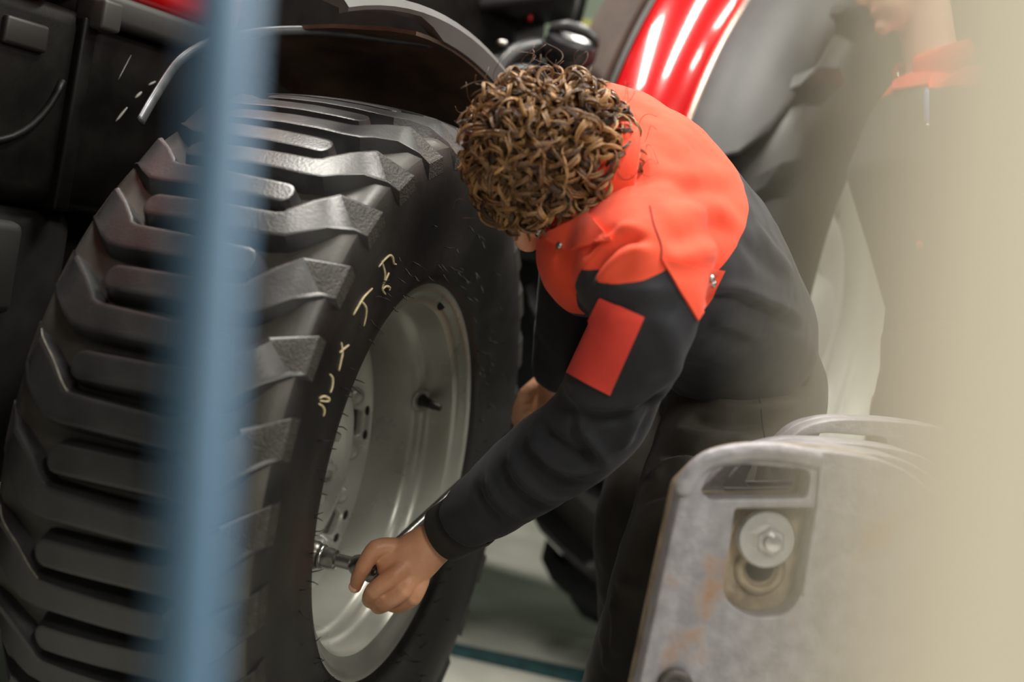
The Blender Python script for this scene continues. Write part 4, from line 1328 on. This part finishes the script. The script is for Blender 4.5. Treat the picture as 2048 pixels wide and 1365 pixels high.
ev, ef = ellipsoid(HCc, (he * ax_e, hf * ax_f, hu * ax_u), 40, 26)
keep = []
for i, v in enumerate(ev):
    d = v - HCc
    lf, lu = d.dot(hf) / ax_f, d.dot(hu) / ax_u
    keep.append(not (lf > 0.45 and lu < 0.35) and lu > -0.75)
V += ev; Fc += [f for f in ef if all(keep[i] for i in f)]; tone += [0.12] * len(ev)
NLOCK = 900
for q in range(NLOCK):
    while True:
        z = random.uniform(-0.8, 1); ph = random.uniform(0, 2 * PI); rr = math.sqrt(1 - z * z)
        d = Vector((rr * math.cos(ph), rr * math.sin(ph), z))
        if (d.y > 0.42 and d.z < 0.30) or (d.z < -0.25 and d.y < 0.1): continue
        break
    root = HCc + he * (ax_e * d.x) + hf * (ax_f * d.y) + hu * (ax_u * d.z)
    nrm = (he * (d.x / ax_e) + hf * (d.y / ax_f) + hu * (d.z / ax_u)).normalized()
    whorl = (hu * 0.75 - hf * 0.55).normalized()
    flow = (root - HCc - whorl * 0.05); flow = flow - nrm * flow.dot(nrm)
    flow = flow.normalized() * 0.7 + Vector((random.gauss(0, 1), random.gauss(0, 1), random.gauss(0, 1))) * 0.5 + Vector((0, 0, -0.45))
    flow = (flow - nrm * flow.dot(nrm)).normalized()
    side = nrm.cross(flow)
    L = random.uniform(0.026, 0.052); cr = random.uniform(0.008, 0.0165); turns = random.uniform(0.55, 1.25) * random.choice((-1, 1))
    ph0 = random.uniform(0, 2 * PI); lift = random.uniform(0.006, 0.022); base_tone = min(1, max(0, random.gauss(0.60, 0.23)))
    nrib = random.randint(6, 10)
    tw = random.uniform(-0.5, 0.5)
    for rbn in range(nrib):
        f_ = (rbn - (nrib - 1) / 2)
        tn = min(1, max(0, base_tone + random.gauss(0, 0.13)))
        ns = 14
        pts, rad = [], []
        dph = random.gauss(0, 0.07); cr2 = cr * random.uniform(0.93, 1.07); dl_ = random.gauss(0, 0.0007)
        for i in range(ns):
            t = i / (ns - 1)
            a = ph0 + dph + 2 * PI * turns * t
            env = min(1, t * 2.2)
            up_ = lift * math.sin(min(1, t * 1.4) * PI / 2) - 0.008 * max(0, t - 0.6)
            spread = f_ * 0.0013 * (1 - 0.6 * t)
            pts.append(root + nrm * (up_ + cr2 * 0.75 * env * math.cos(a) + dl_) + flow * (L * t + spread) + side * (cr2 * env * math.sin(a) + tw * spread))
            w_ = 0.0011 * (1 - 0.7 * t ** 2.5)
            rad.append(w_)
        tv, tf = tube(pts, rad, 4, up=nrm, cap=False)
        o_ = len(V)
        V += tv; Fc += [tuple(i + o_ for i in f) for f in tf]
        tone += [tn] * len(tv)
hme = mesh_data('hair', V, Fc, hairm)
ta = hme.attributes.new('tone', 'FLOAT', 'POINT'); ta.data.foreach_set('value', np.array(tone, dtype=np.float32))
hme.transform(mech_w.inverted())
hair = link('hair', hme, mechanic, mech_w)
hair['label'] = 'tight brown curls with golden highlights'
hair['kind'] = 'stuff'
# loose flyaway hairs
parts = []
for q in range(70):
    z = random.uniform(-0.4, 1); ph = random.uniform(0, 2 * PI); rr = math.sqrt(1 - z * z)
    d = Vector((rr * math.cos(ph), rr * math.sin(ph), z))
    if d.y > 0.42 and d.z < 0.3: continue
    root = HCc + he * (ax_e * d.x) + hf * (ax_f * d.y) + hu * (ax_u * d.z)
    nrm = (root - HCc).normalized(); tng = nrm.orthogonal().normalized(); tng.rotate(Matrix.Rotation(random.uniform(0, 6.28), 3, nrm)); bt = nrm.cross(tng)
    cr = random.uniform(0.008, 0.02); tt = random.uniform(0.4, 1.1)
    pts = [root + nrm * (0.02 + 0.035 * i / 9) + tng * (cr * math.cos(6.28 * tt * i / 9)) + bt * (cr * math.sin(6.28 * tt * i / 9)) for i in range(10)]
    parts.append(tube(pts, 0.0004, 4))
o = ob('flyaway_hairs', *merge(*parts), mat('flyaway', (0.12, 0.06, 0.03), rough=0.4), hair, None)
o['kind'] = 'stuff'
# ================================================================== wrench held in both hands
E0 = FC + (P(600, 1103, 2.1375) - FC)                       # socket end at the wheel nut
tool_w = basis(n_f, t_f, ZZ, P(600, 1103, 2.15))
toolm = mat('tool_chrome', (0.36, 0.36, 0.34), rough=0.26, metal=0.95, var=0.2, vscale=40)
tool_dark = mat('tool_socket', (0.13, 0.125, 0.115), rough=0.35, metal=0.8, var=0.2, vscale=30)
wrench = ob('socket_wrench', *lathe([(0.030, 0.0155), (0.034, 0.0165), (0.052, 0.0165), (0.057, 0.0150), (0.060, 0.0150), (0.062, 0.0105), (0.084, 0.0105), (0.088, 0.014), (0.094, 0.0165), (0.106, 0.0165), (0.109, 0.014), (0.109, 0.0001)], 28), toolm, None, tool_w, True, 35)
set_props(wrench, 'long chrome socket wrench held in both hands at the wheel', 'wrench')
ob('impact_socket', *lathe([(-0.055, 0.0001), (-0.055, 0.0145), (-0.01, 0.0150), (-0.004, 0.0125), (0.0, 0.0125), (0.001, 0.0205), (0.006, 0.0215), (0.028, 0.0215), (0.033, 0.0185), (0.034, 0.010)], 28), tool_dark, wrench, tool_w, True, 35)
ob('socket_collar', *lathe([(0.034, 0.0175), (0.036, 0.0190), (0.039, 0.0190), (0.041, 0.0170)], 28), toolm, wrench, tool_w)
hd = tool_w @ Vector((0.118, 0, 0))
ob('ratchet_head', *ellipsoid(hd, (n_f * 0.014, (CU + CR * 0.3).normalized() * 0.021, (CR - CU * 0.3).normalized() * 0.024), 24, 14), toolm, wrench, None)
hend = P(1050, 852, 2.43)
hp = [hd, lerp(hd, hend, 0.05), lerp(hd, hend, 0.5), lerp(hd, hend, 0.86), lerp(hd, hend, 0.87), lerp(hd, hend, 0.985), hend]
ob('wrench_handle', *tube(hp, [0.011, 0.010, 0.0095, 0.0095, 0.0125, 0.0125, 0.010], 18, dome=True), toolm, wrench, None)
ob('handle_knob', *ellipsoid(P(1038, 862, 2.41), (CR * 0.012, CU * 0.009, CF * 0.010), 16, 10), steel, wrench, None)

# ================================================================== second person beside the rear wheel
D2 = 2.92
Q = lambda x, y, dz=0.0: P(x, y, D2 + dz)
face2 = (-CR * 0.95 - CU * 0.30)
h2f = face2.normalized(); h2u = (CU * 0.95 - CR * 0.30); h2u = (h2u - h2f * h2u.dot(h2f)).normalized(); h2e = h2u.cross(h2f)
H2 = Q(1812, -62)
sk2 = [ellipsoid(H2, (h2e * 0.076, h2f * 0.096, h2u * 0.11), 24, 16),
       ellipsoid(H2 + h2f * 0.036 - h2u * 0.062, (h2e * 0.056, h2f * 0.056, h2u * 0.056), 18, 12),
       ellipsoid(H2 + h2f * 0.098 - h2u * 0.028, (h2e * 0.013, h2f * 0.022, h2u * 0.022), 12, 8),
       ellipsoid(H2 + h2f * 0.086 - h2u * 0.066, (h2e * 0.022, h2f * 0.011, h2u * 0.010), 12, 8),
       ellipsoid(H2 + h2f * 0.078 - h2u * 0.100, (h2e * 0.024, h2f * 0.019, h2u * 0.018), 12, 8),
       ellipsoid(H2 + h2e * 0.078 - h2u * 0.015, (h2e * 0.010, h2f * 0.018, h2u * 0.030), 12, 8),
       ellipsoid(H2 - h2e * 0.078 - h2u * 0.015, (h2e * 0.010, h2f * 0.018, h2u * 0.030), 12, 8),
       tube([H2 - h2f * 0.02 - h2u * 0.04, Q(1862, 90), Q(1885, 190)], [0.056, 0.055, 0.06], 18, dome=True)]
n2, c2, p2 = Q(1890, 150), Q(1862, 340), Q(1905, 760)
lat2 = (B_ * 0.93 + CR * 0.2).normalized()
tor2 = lambda s: [(p2, lat2, 0.165 * s, 0.115 * s, 0.12 * s), (Q(1892, 640), lat2, 0.16 * s, 0.082 * s, 0.115 * s), (Q(1872, 480), lat2, 0.175 * s, 0.112 * s, 0.115 * s), (c2, lat2, 0.19 * s, 0.155 * s, 0.115 * s), (Q(1872, 235), lat2, 0.19 * s, 0.11 * s, 0.10 * s), (Q(1885, 165), lat2, 0.10 * s, 0.085 * s, 0.075 * s)]
sk2.append(loft(tor2(0.84)))
floor2 = lambda x, dz: Vector((Q(x, 700, dz).x, Q(x, 700, dz).y, 0.0))
legs2 = []
for sd in (-1, 1):
    hip = p2 + lat2 * (0.09 * sd) + Vector((0, 0, -0.04)); ft = Vector((hip.x + 0.02, hip.y + 0.02 * sd, 0.10))
    legs2.append((hip, lerp(hip, ft, 0.5) - n_f * 0.03, ft))
    sk2.append(limb([hip, legs2[-1][1], ft], [0.08, 0.055, 0.038]))
arms2 = []
for sd in (-1, 1):
    sh = Q(1880, 250) + lat2 * (0.17 * sd); el = sh + Vector((0.09, 0.02 * sd, -0.28)); wr = el + Vector((0.0, -0.03, -0.24))
    arms2.append((sh, el, wr))
    hnd = wr + (wr - el).normalized() * 0.08
    sk2.append(limb([sh, lerp(sh, el, 0.5), el, lerp(el, wr, 0.5), wr], [0.05, 0.045, 0.042, 0.036, 0.027]))
    dd = (wr - el).normalized(); sdv = dd.cross(lat2).normalized()
    sk2.append(tube([wr, lerp(wr, hnd, 0.5), hnd], [(0.026, 0.02), (0.038, 0.02), (0.038, 0.016)], 14, up=sdv, dome=True))
    for f_ in range(4):
        b0 = hnd + sdv * (-0.028 + 0.019 * f_)
        sk2.append(tube([b0, b0 + dd * 0.035 - lat2 * 0.008 * sd, b0 + dd * 0.05 - lat2 * 0.03 * sd], [0.010, 0.0095, 0.008], 10, dome=True))
    sk2.append(tube([wr + sdv * 0.02 + dd * 0.02, wr + sdv * 0.05 + dd * 0.05, wr + sdv * 0.052 + dd * 0.085], [0.014, 0.012, 0.009], 10, dome=True))
me2 = remesh(sk2, 0.006, 4)
me2.materials.append(mat('skin_fair', (0.80, 0.47, 0.36), rough=0.5, color2=(0.85, 0.54, 0.43), vscale=18))
f2 = Vector((p2.x, p2.y, 0)); w2 = Matrix.Translation(f2)
me2.transform(w2.inverted())
person2 = link('person', me2, None, w2)
set_props(person2, 'second person standing by the rear wheel, hazy behind the beige blur', 'person')
j2 = [loft(tor2(1.0)[1:])]
for sh, el, wr in arms2:
    j2.append(sleeve([lerp(sh, n2, 0.3), sh, lerp(sh, el, 0.5), el, lerp(el, wr, 0.5), wr], [0.07, 0.072, 0.066, 0.062, 0.054, 0.046]))
j2me = remesh(j2, 0.008, 8)
nn = len(j2me.vertices); co2 = np.empty(nn * 3); j2me.vertices.foreach_get('co', co2); co2 = co2.reshape(-1, 3)
up2 = npv(CU * 0.98 + CR * 0.20); seam2 = (co2 - npv(Q(1830, 198))) @ up2
a2_ = j2me.attributes.new('seam', 'FLOAT', 'POINT'); a2_.data.foreach_set('value', seam2.astype(np.float32))
j2me.materials.clear(); j2me.materials.append(jm); j2me.transform(w2.inverted())
jacket2 = link('jacket', j2me, person2, w2)
bv2 = bvh_of(j2me, w2)
o = on_cloth('collar_flap', [(1800, 118), (1870, 110), (1862, 172), (1790, 182)], 8, 8, coral_m, jacket2, bv2, 0.006, 0.006)
for q in ((1803, 156), (1861, 255)):
    loc, nor = hit(bv2, *q)
    if loc:
        x = nor; y = x.orthogonal().normalized()
        ob('snap_button', *lathe([(0.0, 0.006), (0.004, 0.0055), (0.006, 0.003), (0.006, 0.0001)], 14), steel, jacket2, basis(x, y, x.cross(y), loc + nor * 0.006))
cpath = []
for i in range(17):
    a = math.radians(-140 + 280 * i / 16)
    cpath.append(Q(1872, 128) - h2f * (0.072 * math.cos(a + PI)) * -1 + lat2 * (0.075 * math.sin(a)))
ob('collar', *tube(cpath, [(0.026, 0.008)] * 17, 10, up=CU, dome=True), coral_m, jacket2, None)
loc, nor = hit(bv2, 1861, 215)
if loc:
    pen = ob('pen', *tube([loc - CU * 0.03 + nor * 0.008, loc + nor * 0.010, loc + CU * 0.025 + nor * 0.010], 0.006, 10, dome=True), mat('pen_blue', (0.25, 0.35, 0.75), rough=0.3), jacket2, None)
loc, nor = hit(bv2, 1845, 490)
if loc:
    x = nor; y = x.orthogonal().normalized()
    ob('jacket_tab', *lathe([(0.0, 0.009), (0.003, 0.008), (0.003, 0.0001)], 16), coral_m, jacket2, basis(x, y, x.cross(y), loc + nor * 0.003))
t2 = [loft([(Q(1890, 650), lat2, 0.155, 0.10, 0.11), (p2, lat2, 0.17, 0.12, 0.125), (p2 + Vector((0, 0, -0.1)), lat2, 0.165, 0.11, 0.115)])]
for hip, kn, ft in legs2:
    t2.append(sleeve([hip + Vector((0, 0, 0.05)), hip, kn, ft, ft + Vector((0, 0, -0.05))], [0.10, 0.105, 0.085, 0.08, 0.08]))
t2me = remesh(t2, 0.01, 6); t2me.materials.append(trouser_m); t2me.transform(w2.inverted())
link('trousers', t2me, person2, w2)
for hip, kn, ft in legs2:
    fl = Vector((ft.x, ft.y, 0))
    b = remesh([tube([fl + ZZ * 0.16, fl + ZZ * 0.09, fl + ZZ * 0.05 + face_d * 0.03], [0.05, 0.05, 0.048], 16, dome=True),
                tube([fl - face_d * 0.06 + ZZ * 0.045, fl + face_d * 0.06 + ZZ * 0.05, fl + face_d * 0.18 + ZZ * 0.04], [(0.042, 0.040), (0.045, 0.044), (0.034, 0.042)], 16, up=ZZ, dome=True)], 0.008, 5)
    for v in b.vertices: v.co.z = max(v.co.z, 0.001)
    b.materials.append(bootm)
    link('boot', b, person2, None)
# short hair cap and ear side
V, Fc = ellipsoid(H2 + h2u * 0.012 - h2f * 0.012, (h2e * 0.086, h2f * 0.100, h2u * 0.112), 30, 20)
kp = [not ((v - H2).dot(h2f) > 0.045 and (v - H2).dot(h2u) < 0.06) and (v - H2).dot(h2u) > -0.05 for v in V]
o = ob('hair', V, [f for f in Fc if all(kp[i] for i in f)], mat('short_hair', (0.05, 0.03, 0.018), rough=0.5, var=0.4, vscale=80, bump=0.6, bscale=200), person2, None)
